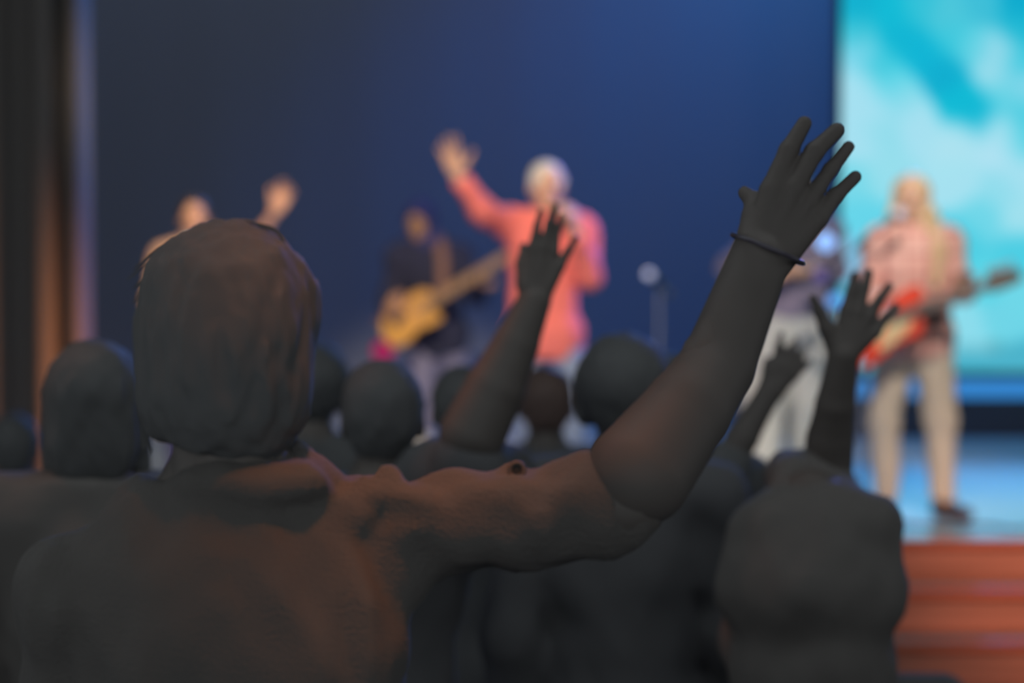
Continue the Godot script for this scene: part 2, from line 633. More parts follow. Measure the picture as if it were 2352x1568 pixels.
func stage() -> void:
	var wood := mat("stair_wood", lin(0.34, 0.095, 0.05), 0.6)
	var im := Image.create(512, 64, false, Image.FORMAT_RGB8)
	var n := FastNoiseLite.new()
	n.seed = 11
	n.frequency = 0.02
	for y in 64:
		for x in 512:
			var v := n.get_noise_2d(x * 0.25, y * 6.0) * 0.3 + n.get_noise_2d(x * 0.06 + 300.0, y * 1.6) * 0.3
			im.set_pixel(x, y, lin(0.39 * (1.0 + v), 0.165 * (1.0 + v * 1.1), 0.115 * (1.0 + v * 1.2)))
	wood.albedo_color = Color.WHITE
	wood.albedo_texture = ImageTexture.create_from_image(im)
	wood.uv1_triplanar = true
	wood.uv1_scale = Vector3(0.35, 1.7, 1.7)
	var nose := mat("stair_nosing", lin(0.48, 0.11, 0.045), 0.55)
	var deck := mat("stage_deck", lin(0.60, 0.64, 0.68), 0.18)
	deck.metallic_specular = 0.68
	var t := thing("stage", "raised stage with a glossy pale floor and red-brown wooden steps along its front", "stage", Vector3(0.5, 0, -10.69))
	var e := 10.69
	var o := Vector3(0.5, 0, -10.69)
	var a := Acc.new()
	box(a, Vector3(0.5, STAGE - 0.02, -(e + 19.4) / 2.0) - o, Vector3(8.4, 0.02, (19.4 - e) / 2.0), 0.003)
	put("deck", a.mesh(), deck, t)
	a = Acc.new()
	box(a, Vector3(0.5, (STAGE - 0.04) / 2.0, -(e + 0.1 + 19.4) / 2.0) - o, Vector3(8.4, (STAGE - 0.04) / 2.0, (19.4 - e - 0.1) / 2.0), 0.003)
	put("stage_body", a.mesh(), mats.drape_black, t)
	for k in 5:
		var top := STAGE - 0.18 * k
		var z := -e + 0.3 * k
		a = Acc.new()
		box(a, Vector3(0.5, top - 0.02 - 0.08, z - 0.03) - o, Vector3(8.4, 0.08, 0.012), 0.002)
		put("riser", a.mesh(), wood, t)
		a = Acc.new()
		box(a, Vector3(0.5, top - 0.018, z - 0.005) - o, Vector3(8.4, 0.018, 0.03), 0.008)
		put("nosing", a.mesh(), nose, t)
		if k > 0:
			a = Acc.new()
			box(a, Vector3(0.5, top - 0.018, z - 0.18) - o, Vector3(8.4, 0.016, 0.145), 0.002)
			put("tread", a.mesh(), wood, t)

func screen() -> void:
	# low platform with a blue light strip, the screen stands behind it
	var t := thing("stage_platform", "low black platform with a blue light strip beneath the big screen", "platform", Vector3(5.0, STAGE, -17.0))
	var fz := 0.505
	var a := Acc.new()
	box(a, Vector3(0, 0.205, 0.23), Vector3(3.45, 0.205, 0.27), 0.01)
	put("platform_body", a.mesh(), mat("platform_paint", lin(0.09, 0.09, 0.1), 0.8), t)
	a = Acc.new()
	box(a, Vector3(0, 0.335, 0.505), Vector3(3.4, 0.062, 0.012), 0.004)
	put("light_strip", a.mesh(), glow("strip_glow", Color8(52, 132, 205), 1.0), t)
	for x in [-3.42, -2.3, -1.15, 0.0, 1.15, 2.3, 3.42]:
		a = Acc.new()
		box(a, Vector3(x, 0.335, fz), Vector3(0.012, 0.066, 0.018), 0.003)
		put("strip_clip", a.mesh(), mats.black_metal, t)
	area("strip_light", Vector3(5.0, STAGE + 0.335, -16.46), Vector3(5.0, STAGE + 0.335, -10.0), Vector2(6.8, 0.12), Color(0.2, 0.52, 1.0), 0.5)
	# display picture: pale clouds on teal
	var c := [[1960, 20, 0, 175, 205], [1960, 80, 60, 195, 215], [1965, 130, 130, 215, 235], [1965, 200, 165, 224, 240], [2040, 30, 0, 185, 212], [2060, 90, 0, 180, 210], [2100, 20, 50, 193, 215], [2170, 40, 75, 198, 218], [2250, 20, 60, 190, 215], [2330, 15, 0, 170, 205], [2180, 90, 60, 200, 220], [2120, 130, 0, 180, 212], [2160, 170, 0, 172, 206], [2200, 240, 0, 185, 212], [2240, 265, 0, 180, 210], [2230, 110, 100, 210, 228], [2285, 120, 155, 218, 235], [2280, 170, 155, 220, 236], [2330, 70, 30, 185, 212], [2330, 150, 60, 200, 222], [2340, 200, 140, 215, 235], [2300, 220, 95, 210, 228], [2340, 260, 80, 205, 225], [2010, 150, 60, 200, 220]]
	var c2 := [[2040, 200, 90, 212, 230], [2060, 230, 145, 220, 236], [2000, 250, 165, 224, 240], [2100, 290, 165, 224, 240], [2200, 320, 172, 226, 240], [2280, 300, 170, 225, 240], [2300, 350, 178, 226, 242], [2340, 330, 90, 210, 228], [2020, 310, 145, 220, 235], [1970, 330, 165, 224, 240], [1960, 420, 120, 216, 232], [1970, 500, 100, 212, 232], [2020, 400, 150, 222, 236], [2200, 420, 165, 225, 240], [2290, 440, 145, 220, 236], [2340, 400, 165, 224, 240], [2250, 500, 110, 214, 232], [2340, 500, 160, 224, 238], [2200, 560, 75, 205, 226], [2340, 580, 75, 205, 226], [2250, 650, 90, 212, 230], [2340, 690, 110, 215, 232], [2200, 730, 140, 220, 236], [2300, 740, 110, 212, 230], [2220, 780, 140, 220, 236], [2340, 840, 80, 190, 215], [2220, 845, 70, 185, 212], [1960, 600, 140, 205, 240], [1965, 700, 90, 200, 230]]
	c.append_array(c2)
	var w := 256
	var h := 144
	var full := Image.create(w, h, false, Image.FORMAT_RGB8)
	var n := FastNoiseLite.new()
	n.seed = 5
	n.frequency = 0.0035
	for y in h:
		for x in w:
			var px := 1925.0 + (x + 0.5) / w * 1680.0
			var py := -82.0 + (y + 0.5) / h * 937.0
			var sum := Vector3.ZERO
			var tot := 0.0
			if px < 2470.0:
				for q in c:
					var dd := (Vector2(px, py) - Vector2(q[0], q[1])).length_squared()
					var g := exp(-dd / 1300.0) + 1e-6 / (1.0 + dd * 0.0001)
					sum += Vector3(q[2], q[3], q[4]) * g
					tot += g
				sum /= tot
			var u := clampf(n.get_noise_2d(px * 0.8, py) * 1.3 + 0.5, 0.0, 1.0)
			var other := Vector3(0, 178, 210).lerp(Vector3(170, 225, 240), u)
			var mixed := sum.lerp(other, smoothstep(2356.0, 2465.0, px))
			full.set_pixel(x, y, Color8(int(mixed.x), int(mixed.y), int(mixed.z)))
	full.resize(1024, 576, Image.INTERPOLATE_CUBIC)
	for y in range(534, 576):                              # translucent lower bar with a round mark
		for x in 1024:
			var k := full.get_pixel(x, y)
			full.set_pixel(x, y, k.darkened(0.06))
	for y in range(526, 552):
		for x in range(202, 228):
			if Vector2(x - 215, y - 539).length() < 11.0:
				full.set_pixel(x, y, full.get_pixel(x, y).darkened(0.07))
	var m := mat("display", Color(0.01, 0.01, 0.01), 0.5)
	m.emission_enabled = true
	m.emission = Color.WHITE
	m.emission_operator = BaseMaterial3D.EMISSION_OP_MULTIPLY
	m.emission_texture = ImageTexture.create_from_image(full)
	m.emission_energy_multiplier = 1.0
	var lx := P(1930, 600, 17.2).x
	var by := P(1930, 853, 17.2).y
	var wd := 5.2
	var hg := 2.9
	var s := thing("screen", "huge stage screen showing pale clouds on a teal sky", "screen", Vector3(lx + wd / 2.0, by, -17.2))
	a = Acc.new()
	var arr := []
	arr.resize(Mesh.ARRAY_MAX)
	arr[Mesh.ARRAY_VERTEX] = PackedVector3Array([Vector3(-wd / 2, 0, 0), Vector3(wd / 2, 0, 0), Vector3(wd / 2, hg, 0), Vector3(-wd / 2, hg, 0)])
	arr[Mesh.ARRAY_NORMAL] = PackedVector3Array([Vector3.BACK, Vector3.BACK, Vector3.BACK, Vector3.BACK])
	arr[Mesh.ARRAY_TEX_UV] = PackedVector2Array([Vector2(0, 1), Vector2(1, 1), Vector2(1, 0), Vector2(0, 0)])
	arr[Mesh.ARRAY_INDEX] = PackedInt32Array([0, 2, 1, 0, 3, 2])
	var dm := ArrayMesh.new()
	dm.add_surface_from_arrays(Mesh.PRIMITIVE_TRIANGLES, arr)
	put("display", dm, m, s)
	a = Acc.new()
	box(a, Vector3(-wd / 2 - 0.02, hg / 2, -0.02), Vector3(0.02, hg / 2 + 0.04, 0.045), 0.006)
	box(a, Vector3(wd / 2 + 0.02, hg / 2, -0.02), Vector3(0.02, hg / 2 + 0.04, 0.045), 0.006)
	box(a, Vector3(0, hg + 0.02, -0.02), Vector3(wd / 2, 0.02, 0.045), 0.006)
	box(a, Vector3(0, -0.02, -0.02), Vector3(wd / 2, 0.02, 0.045), 0.006)
	put("bezel", a.mesh(), mats.black_plastic, s)
	a = Acc.new()
	box(a, Vector3(0, hg / 2, -0.05), Vector3(wd / 2 + 0.03, hg / 2 + 0.03, 0.045), 0.01)
	put("screen_back", a.mesh(), mats.black_plastic, s)
	for x in [-1.8, 1.8]:
		a = Acc.new()
		box(a, Vector3(x, (STAGE - by) / 2.0 + 0.5, -0.16), Vector3(0.05, (by - STAGE) / 2.0 + 0.5, 0.05), 0.006)
		box(a, Vector3(x, STAGE - by + 0.02, -0.16), Vector3(0.25, 0.02, 0.2), 0.006)
		put("stand", a.mesh(), mats.black_metal, s)
	area("screen_light", Vector3(lx + wd / 2.0, by + hg / 2.0, -17.1), Vector3(lx + wd / 2.0, by + hg / 2.0, -10.0), Vector2(wd, hg), Color(0.45, 0.84, 0.95), 0.7)

# cloth hung along a path of [x, z] points, from y0 to y1
func hang(path: Array, y0: float, y1: float, o: Vector3, thick := 0.012) -> ArrayMesh:
	var a := Acc.new()
	var n := path.size()
	for side in [1.0, -1.0]:
		for k in n - 1:
			var p: Vector2 = path[k]
			var q: Vector2 = path[k + 1]
			var tp: Vector2 = (path[mini(k + 1, n - 1)] - path[maxi(k - 1, 0)]).normalized()
			var tq: Vector2 = (path[mini(k + 2, n - 1)] - path[k]).normalized()
			var np: Vector3 = Vector3(-tp.y, 0, tp.x) * side
			var nq: Vector3 = Vector3(-tq.y, 0, tq.x) * side
			var off := thick * 0.5
			var a0: Vector3 = Vector3(p.x, y0, p.y) + np * off - o
			var b0: Vector3 = Vector3(q.x, y0, q.y) + nq * off - o
			var up := Vector3(0, y1 - y0, 0)
			a.tri(a0, b0, b0 + up, np, nq, nq)
			a.tri(a0, b0 + up, a0 + up, np, nq, np)
			if side > 0:
				a.quad(a0, b0, b0 - nq * thick, a0 - np * thick, Vector3.DOWN)
				a.quad(a0 + up, b0 + up, b0 - nq * thick + up, a0 - np * thick + up, Vector3.UP)
	return a.mesh()

func drapes() -> void:
	var navy := mat("backdrop_cloth", lin(0.115, 0.135, 0.20), 0.95)
	var path := []
	for k in 240:
		var x := -7.9 + k * 0.07
		path.append(Vector2(x, -18.3 + 0.010 * sin(x * 5.0) + 0.006 * sin(x * 11.0 + 1.0)))
	var o := Vector3(0.5, STAGE, -18.3)
	var b := put("stage_backdrop", hang(path, STAGE, 7.3, o), navy)
	b.position = o
	tag(b, "smooth dark blue cloth backdrop hung behind the whole stage", "backdrop")
	# side curtain at the left of the stage
	var brown := mat("curtain_cloth", lin(0.17, 0.158, 0.15), 0.95)
	brown.rim_enabled = true
	brown.rim = 0.3
	path = []
	var zz := -11.2
	var knots := [[-900, -0.35], [-800, -0.1], [-700, -0.35], [-600, -0.1], [-500, -0.4], [-400, -0.12], [-300, -0.42], [-200, -0.14], [-110, -0.42], [-40, -0.22], [10, -0.30], [52, -0.26], [66, -0.10], [84, -0.01], [103, 0.0], [120, -0.03], [130, -0.16], [140, -0.16], [150, -0.08], [162, -0.02], [174, -0.02], [182, -0.07], [185, -0.16], [180, -0.34]]
	var pts := []
	for q in knots:
		pts.append(Vector2((q[0] - 1176.0) * 11.2 / F, zz + q[1]))
	for k in pts.size() - 1:
		for j in 6:
			path.append(pts[k].cubic_interpolate(pts[k + 1], pts[maxi(k - 1, 0)], pts[mini(k + 2, pts.size() - 1)], j / 6.0))
	path.append(pts[-1])
	o = Vector3(-2.6, STAGE, zz)
	var c := put("stage_curtain", hang(path, STAGE + 0.02, 6.9, o), brown)
	c.position = o
	tag(c, "tall folded brown curtain at the side of the stage, blue along its edge", "curtain")
	spot("unseen_curtain_lamp", Vector3(-0.95, 1.15, -10.05), Vector3(-2.15, 1.35, -11.2), 38.0, Color(1.0, 0.62, 0.36), 3.5, 0.06, 1.0)  # out of view, placed to warm the curtain folds

# ---------------------------------------------------------------- people
func joints(feet: Vector3, tall: float, yaw: float) -> Dictionary:
	var s := tall / 1.75
	var b := Basis(Vector3.UP, yaw)                       # at yaw 0 the figure faces +z; its right is -x
	var j := {"feet": feet, "s": s, "yaw": yaw, "head_turn": yaw, "head_tilt": 0.0, "head_roll": 0.0}
	var q := {"head": Vector3(0, 1.635, 0.02), "neck": Vector3(0, 1.48, -0.02), "chest": Vector3(0, 1.29, 0), "waist": Vector3(0, 1.10, 0), "pelvis": Vector3(0, 0.96, 0), "sr": Vector3(-0.18, 1.425, -0.01), "sl": Vector3(0.18, 1.425, -0.01), "er": Vector3(-0.24, 1.14, -0.03), "el": Vector3(0.24, 1.14, -0.03), "wr": Vector3(-0.23, 0.89, 0.06), "wl": Vector3(0.23, 0.89, 0.06), "hr": Vector3(-0.09, 0.92, 0), "hl": Vector3(0.09, 0.92, 0), "kr": Vector3(-0.10, 0.5, 0.015), "kl": Vector3(0.10, 0.5, 0.015), "ar": Vector3(-0.11, 0.085, -0.03), "al": Vector3(0.11, 0.085, -0.03), "tr": Vector3(-0.135, 0.03, 0.15), "tl": Vector3(0.135, 0.03, 0.15)}
	for k in q:
		j[k] = feet + b * (q[k] * s)
	return j

func legs_to(j: Dictionary, side: String, ankle: Vector3, turn: float, knee: Vector3 = Vector3.INF) -> void:
	j["a" + side] = ankle
	j["t" + side] = ankle + Basis(Vector3.UP, turn) * Vector3(0, -0.055 * j.s, 0.18 * j.s)
	j["k" + side] = knee if knee != Vector3.INF else (j["h" + side] + ankle) / 2.0 + Basis(Vector3.UP, j.yaw) * Vector3(0, 0, 0.02)

func trunk(j: Dictionary, g: float) -> Array:             # pelvis, waist, chest, shoulder girdle; g metres fuller
	var s: float = j.s
	var up: Vector3 = (j.neck - j.pelvis).normalized()
	var across: Vector3 = ((j.sl - j.sr).normalized() + (j.hl - j.hr).normalized()).normalized()
	var fwd := across.cross(up).normalized()
	across = up.cross(fwd).normalized()
	var b := Basis(across, up, fwd)
	var e := Vector3.ONE * g
	return [
		[1, j.pelvis, Vector3(0.165, 0.13, 0.118) * s + e, b], [1, j.waist, Vector3(0.14, 0.16, 0.10) * s + e, b], [1, j.chest, Vector3(0.158, 0.18, 0.112) * s + e, b],
		[0, j.sr, j.sl, 0.058 * s + g, 0.058 * s + g], [0, j.neck + up * 0.02 * s, j.sr, 0.045 * s + g * 0.6, 0.05 * s + g], [0, j.neck + up * 0.02 * s, j.sl, 0.045 * s + g * 0.6, 0.05 * s + g],
	]

func arm(j: Dictionary, side: String, g: float, upto := 1.0, cut := false) -> Array:
	var s: float = j.s * j.get("arm_k", 1.0)
	var sh: Vector3 = j["s" + side]
	var el: Vector3 = j["e" + side]
	var wr: Vector3 = j["w" + side]
	var out := [[0, sh, el, 0.052 * s + g, 0.041 * s + g * 0.9]]
	if upto > 0.0:
		var end := el.lerp(wr, upto)
		out.append([3 if cut else 0, el, end, 0.043 * s + g * 0.9, lerpf(0.043, 0.0275, upto) * s + g * 0.9])
	return out

func leg(j: Dictionary, side: String, g: float, cut := false, flare := 0.0) -> Array:
	var s: float = j.s
	return [[0, j["h" + side], j["k" + side], 0.088 * s + g, 0.058 * s + g + flare * 0.4], [3 if cut else 0, j["k" + side], j["a" + side], 0.058 * s + g + flare * 0.4, 0.036 * s + g + flare]]

func head_at(j: Dictionary) -> Transform3D:
	var b := Basis(Vector3.UP, j.head_turn) * Basis(Vector3.RIGHT, j.head_tilt) * Basis(Vector3.BACK, j.head_roll)
	return Transform3D(b.scaled(Vector3.ONE * j.s), j.head)

func ell(t: Transform3D, c: Vector3, r: Vector3, turn := Basis.IDENTITY) -> Array:
	var s := t.basis.x.length()
	return [1, t * c, r * s, t.basis.orthonormalized() * turn]

func cap(t: Transform3D, a: Vector3, b: Vector3, r0: float, r1: float, kind := 0) -> Array:
	var s := t.basis.x.length()
	return [kind, t * a, t * b, r0 * s, r1 * s]

func head_shapes(t: Transform3D) -> Array:
	var out := [
		ell(t, Vector3(0, 0.035, -0.012), Vector3(0.076, 0.083, 0.094)), ell(t, Vector3(0, -0.025, 0.02), Vector3(0.062, 0.085, 0.070)),
		ell(t, Vector3(0, -0.072, 0.028), Vector3(0.05, 0.038, 0.052)), cap(t, Vector3(-0.008, -0.098, 0.062), Vector3(0.008, -0.098, 0.062), 0.018, 0.018),
		cap(t, Vector3(0, -0.06, -0.02), Vector3(0, -0.15, -0.035), 0.052, 0.054),
		cap(t, Vector3(0, 0.012, 0.086), Vector3(0, -0.026, 0.102), 0.008, 0.0125), cap(t, Vector3(-0.014, -0.029, 0.09), Vector3(0.014, -0.029, 0.09), 0.009, 0.009),
		cap(t, Vector3(-0.04, 0.022, 0.076), Vector3(0.04, 0.022, 0.076), 0.011, 0.011), cap(t, Vector3(-0.048, -0.02, 0.052), Vector3(0.048, -0.02, 0.052), 0.018, 0.018),
		cap(t, Vector3(-0.02, -0.053, 0.083), Vector3(0.02, -0.053, 0.083), 0.006, 0.006), cap(t, Vector3(-0.016, -0.063, 0.082), Vector3(0.016, -0.063, 0.082), 0.0065, 0.0065),
	]
	for s in [-1.0, 1.0]:
		out.append(ell(t, Vector3(0.078 * s, -0.004, -0.012), Vector3(0.009, 0.031, 0.019), Basis(Vector3.UP, 0.35 * s)))
		out.append(ell(t, Vector3(0.074 * s, -0.022, -0.006), Vector3(0.008, 0.012, 0.010)))
		out.append([5, t * Vector3(0.031 * s, 0.003, 0.091), Vector3.ONE * 0.0145 * t.basis.x.length()])
	return out

# a hand: wrist, finger direction, palm normal (where the palm faces), thumb to the person's right (+1) or left (-1) hand
func hand_shapes(w: Vector3, d: Vector3, n: Vector3, thumb: Vector3, s: float, curl := 0.25, spread := 0.12, thumb_out := 0.6) -> Array:
	d = d.normalized()
	n = (n - d * n.dot(d)).normalized()
	var t := d.cross(n).normalized()
	if t.dot(thumb) < 0.0:
		t = -t
	var out := []
	var ls := [0.098, 0.105, 0.098, 0.078]
	var xs := [0.031, 0.0095, -0.0115, -0.031]
	for k in 4:
		var x: float = xs[k] * s
		var knuckle := w + d * (0.088 - absf(k - 1.2) * 0.005) * s + t * x
		out.append([0, w + d * 0.014 * s + t * x * 0.62, knuckle, 0.0155 * s, 0.0125 * s])
		var dir := (d + t * spread * (1.5 - k) * 0.7).normalized()
		var p := knuckle
		var ln: float = ls[k]
		var r := 0.0098 * s
		for q in 3:
			var c: float = curl * [0.7, 1.0, 0.8][q] * (1.0 + 0.15 * k)
			dir = (dir * cos(c) + n * sin(c)).normalized()
			var nxt: Vector3 = p + dir * ln * [0.45, 0.31, 0.24][q] * s
			out.append([0, p, nxt, r, r * 0.9])
			r *= 0.9
			p = nxt
	var tb := w + d * 0.022 * s + t * 0.026 * s + n * 0.006 * s
	var td := (d * (1.0 - thumb_out * 0.6) + t * thumb_out + n * 0.25).normalized()
	var t1 := tb + td * 0.042 * s
	var t2 := t1 + (td + d * 0.35).normalized() * 0.034 * s
	var t3 := t2 + (td + d * 0.5 + n * 0.1).normalized() * 0.026 * s
	out.append([0, tb, t1, 0.0165 * s, 0.012 * s])
	out.append([0, t1, t2, 0.0115 * s, 0.0105 * s])
	out.append([0, t2, t3, 0.0105 * s, 0.009 * s])
	return out

func hair_shapes(t: Transform3D, style: String) -> Array:
	var out := [ell(t, Vector3(0, 0.045, -0.022), Vector3(0.084, 0.084, 0.098)), ell(t, Vector3(0, 0.0, -0.05), Vector3(0.076, 0.085, 0.062))]
	match style:
		"short":
			for s in [-1.0, 1.0]:
				out.append(cap(t, Vector3(0.074 * s, 0.03, 0.03), Vector3(0.075 * s, 0.0, 0.022), 0.012, 0.008))
		"bob":
			for s in [-1.0, 1.0]:
				out.append(cap(t, Vector3(0.072 * s, 0.03, 0.0), Vector3(0.078 * s, -0.10, 0.005), 0.026, 0.02))
			out.append(ell(t, Vector3(0, -0.06, -0.055), Vector3(0.08, 0.085, 0.055)))
		"long":
			for s in [-1.0, 1.0]:
				out.append(cap(t, Vector3(0.066 * s, 0.05, 0.0), Vector3(0.082 * s, -0.09, 0.012), 0.026, 0.026))
				out.append(cap(t, Vector3(0.082 * s, -0.09, 0.012), Vector3(0.085 * s, -0.26, 0.035), 0.028, 0.014))
			out.append(ell(t, Vector3(0, -0.10, -0.06), Vector3(0.085, 0.14, 0.05)))
		"full":
			out.append(ell(t, Vector3(0, 0.04, -0.025), Vector3(0.096, 0.093, 0.105)))
			for s in [-1.0, 1.0]:
				out.append(cap(t, Vector3(0.078 * s, 0.03, 0.0), Vector3(0.08 * s, -0.04, -0.01), 0.022, 0.018))
	return out

var eye_mesh: ArrayMesh
# o: skin, top, bottom, shoes, hair (materials); style; cell, hcell; sleeve; hem (metres under the pelvis); hands {r/l: shapes}; loose
func person(label: String, j: Dictionary, o: Dictionary, group := "") -> Node3D:
	var base: Vector3 = j.feet
	var t := thing("person", label, "person", base, group)
	var cell: float = o.get("cell", 0.018)
	var hc: float = o.get("hcell", 0.007)
	var s: float = j.s
	var ht := head_at(j)
	var sh := trunk(j, 0.0)
	sh.append([0, j.neck - Vector3(0, 0.03, 0), ht * Vector3(0, -0.05, -0.02), 0.056 * s, 0.05 * s])
	for side in ["r", "l"]:
		sh.append_array(arm(j, side, 0.0))
		sh.append_array(leg(j, side, 0.0))
		sh.append([0, j["a" + side], j["t" + side], 0.036 * s, 0.028 * s])
	var acc := Acc.new()
	blob(acc, sh, cell, 0.04)
	blob(acc, head_shapes(ht), hc, 0.016 * s)
	for side in ["r", "l"]:
		var hs: Array = o.hands[side] if o.has("hands") and o.hands.has(side) else hand_shapes(j["w" + side], j["w" + side] - j["e" + side], Basis(Vector3.UP, j.yaw) * Vector3(0.9 if side == "r" else -0.9, 0, -0.4), Basis(Vector3.UP, j.yaw) * Vector3(0, 0, 1), s, 0.45)
		blob(acc, hs, o.get("fcell", 0.006), o.get("fk", 0.008))
	put("body", acc.mesh(base), o.skin, t)
	if eye_mesh == null:
		var ea := Acc.new()
		lathe(ea, Vector3.ZERO, Vector3.BACK, [[0.0, -0.0115], [0.008, -0.008], [0.0115, 0.0], [0.0106, 0.0045], [0.008, 0.008], [0.0045, 0.0106], [0.0, 0.0115]], 14)
		eye_mesh = ea.mesh()
	for x in [-0.031, 0.031]:
		var e := put("eye", eye_mesh, mats.eye, t)
		e.transform = Transform3D(ht.basis, ht * Vector3(x, 0.003, 0.0785) - base)
	if o.has("hair"):
		acc = Acc.new()
		var hsr: Array = hair_shapes(ht, o.get("style", "short")) if not o.has("hair_shapes") else o.hair_shapes
		blob(acc, hsr, hc * 1.1, 0.03 * s, 0.006, 30.0, Vector3(1.6, 0.35, 1.6))
		put("hair", acc.mesh(base), o.hair, t)
	# garments
	var g: float = o.get("loose", 0.018)
	var up: Vector3 = (j.neck - j.pelvis).normalized()
	var cs := trunk(j, g)
	var hem: float = o.get("hem", 0.1)
	var fw := Basis(Vector3.UP, j.yaw)
	cs.append([1, j.pelvis - up * hem * 0.5, Vector3(0.16 * s + g, 0.14 * s + hem * 0.55, 0.115 * s + g), fw])
	cs.append([2, j.pelvis - up * (hem + 0.03), -up, 0.42])
	cs.append([2, j.neck + up * 0.045 * s, up, 0.16])
	for side in ["r", "l"]:
		cs.append_array(arm(j, side, o.get("arm_loose", g), o.get("sleeve_" + side, o.get("sleeve", 0.92)), true))
	if o.has("top_more"):
		cs.append_array(o.top_more)
	acc = Acc.new()
	blob(acc, cs, o.get("tcell", cell), o.get("tk", 0.04), o.get("fold", 0.012), o.get("fold_freq", 9.0), Vector3(1.0, 0.6, 1.0))
	put(o.get("top_name", "shirt"), acc.mesh(base), o.top, t)
	var ls := [[1, j.pelvis, Vector3(0.165, 0.125, 0.118) * s + Vector3.ONE * 0.010, fw]]
	for side in ["r", "l"]:
		ls.append_array(leg(j, side, o.get("leg_loose", 0.014), true, o.get("flare", 0.0)))
	acc = Acc.new()
	blob(acc, ls, cell, 0.03, 0.010, 10.0, Vector3(1.0, 0.5, 1.0))
	put("trousers", acc.mesh(base), o.bottom, t)
	for side in ["r", "l"]:
		var an: Vector3 = j["a" + side]
		var to: Vector3 = j["t" + side]
		var floor_y: float = base.y
		var dir := (to - an)
		dir.y = 0
		dir = dir.normalized()
		var heel := an - dir * 0.03 * s
		heel.y = floor_y + 0.045 * s
		var toe := to + dir * 0.02 * s
		toe.y = floor_y + 0.038 * s
		acc = Acc.new()
		blob(acc, [[0, heel, toe, 0.043 * s, 0.040 * s], [0, an - Vector3(0, 0.03, 0) * s, an.lerp(to, 0.6), 0.045 * s, 0.036 * s], [0, an, an - Vector3(0, 0.04, 0), 0.046 * s, 0.046 * s], [2, Vector3(an.x, floor_y + 0.004, an.z), Vector3.DOWN, 0.6]], 0.012, 0.02)
		put("shoe", acc.mesh(base), o.shoes, t)
	return t

# ---------------------------------------------------------------- the band
func traced(pts: Array, d: float, per := 3) -> PackedVector2Array:   # pixel outline -> metres at distance d
	var q := []
	for p in pts:
		var w := P(p[0], p[1], d)
		q.append(Vector2(w.x, w.y))
	return smooth_poly(q, per)

func microphone(label: String, head: Vector3, tail: Vector3, ball := "chrome") -> void:
	var dir := (tail - head).normalized()
	var ln := (tail - head).length()
	var t := thing("microphone", label, "microphone", head)
	var a := Acc.new()
	lathe(a, Vector3.ZERO, dir, [[0.0, -0.026], [0.013, -0.022], [0.022, -0.012], [0.0255, 0.0], [0.0245, 0.012], [0.021, 0.022]], 16)
	put("grille", a.mesh(), mats[ball], t)
	a = Acc.new()
	lathe(a, Vector3.ZERO, dir, [[0.021, 0.022], [0.0225, 0.03], [0.02, 0.038], [0.016, 0.06], [0.012, ln - 0.01], [0.011, ln], [0.0, ln]], 16)
	put("handle", a.mesh(), mats.black_metal, t)

func mic_stand(label: String, foot: Vector3, top: Vector3, boom: Vector3) -> void:
	var t := thing("mic_stand", label, "mic stand", foot)
	var a := Acc.new()
	lathe(a, Vector3.ZERO, Vector3.UP, [[0.0, 0.0], [0.13, 0.0], [0.13, 0.012], [0.11, 0.022], [0.03, 0.03], [0.014, 0.05], [0.0, 0.05]], 28)
	put("base", a.mesh(), mats.black_metal, t)
	a = Acc.new()
	var h := top - foot
	tube(a, [Vector3(0, 0.03, 0), h * 0.55], [0.011], 12)
	lathe(a, h * 0.55, Vector3.UP, [[0.0, -0.03], [0.016, -0.03], [0.018, 0.0], [0.016, 0.03], [0.0, 0.03]], 14)
	tube(a, [h * 0.55, h], [0.008], 12)
	put("pole", a.mesh(), mats.stand_grey, t)
	a = Acc.new()
	var bd := (boom - top).normalized()
	tube(a, [h - bd * 0.16, boom - foot], [0.007], 10)
	lathe(a, h, bd, [[0.0, -0.03], [0.018, -0.03], [0.018, 0.03], [0.0, 0.03]], 12)
	lathe(a, h - bd * 0.16, bd, [[0.0, -0.03], [0.016, -0.028], [0.016, 0.02], [0.0, 0.025]], 12)
	put("boom", a.mesh(), mats.black_metal, t)

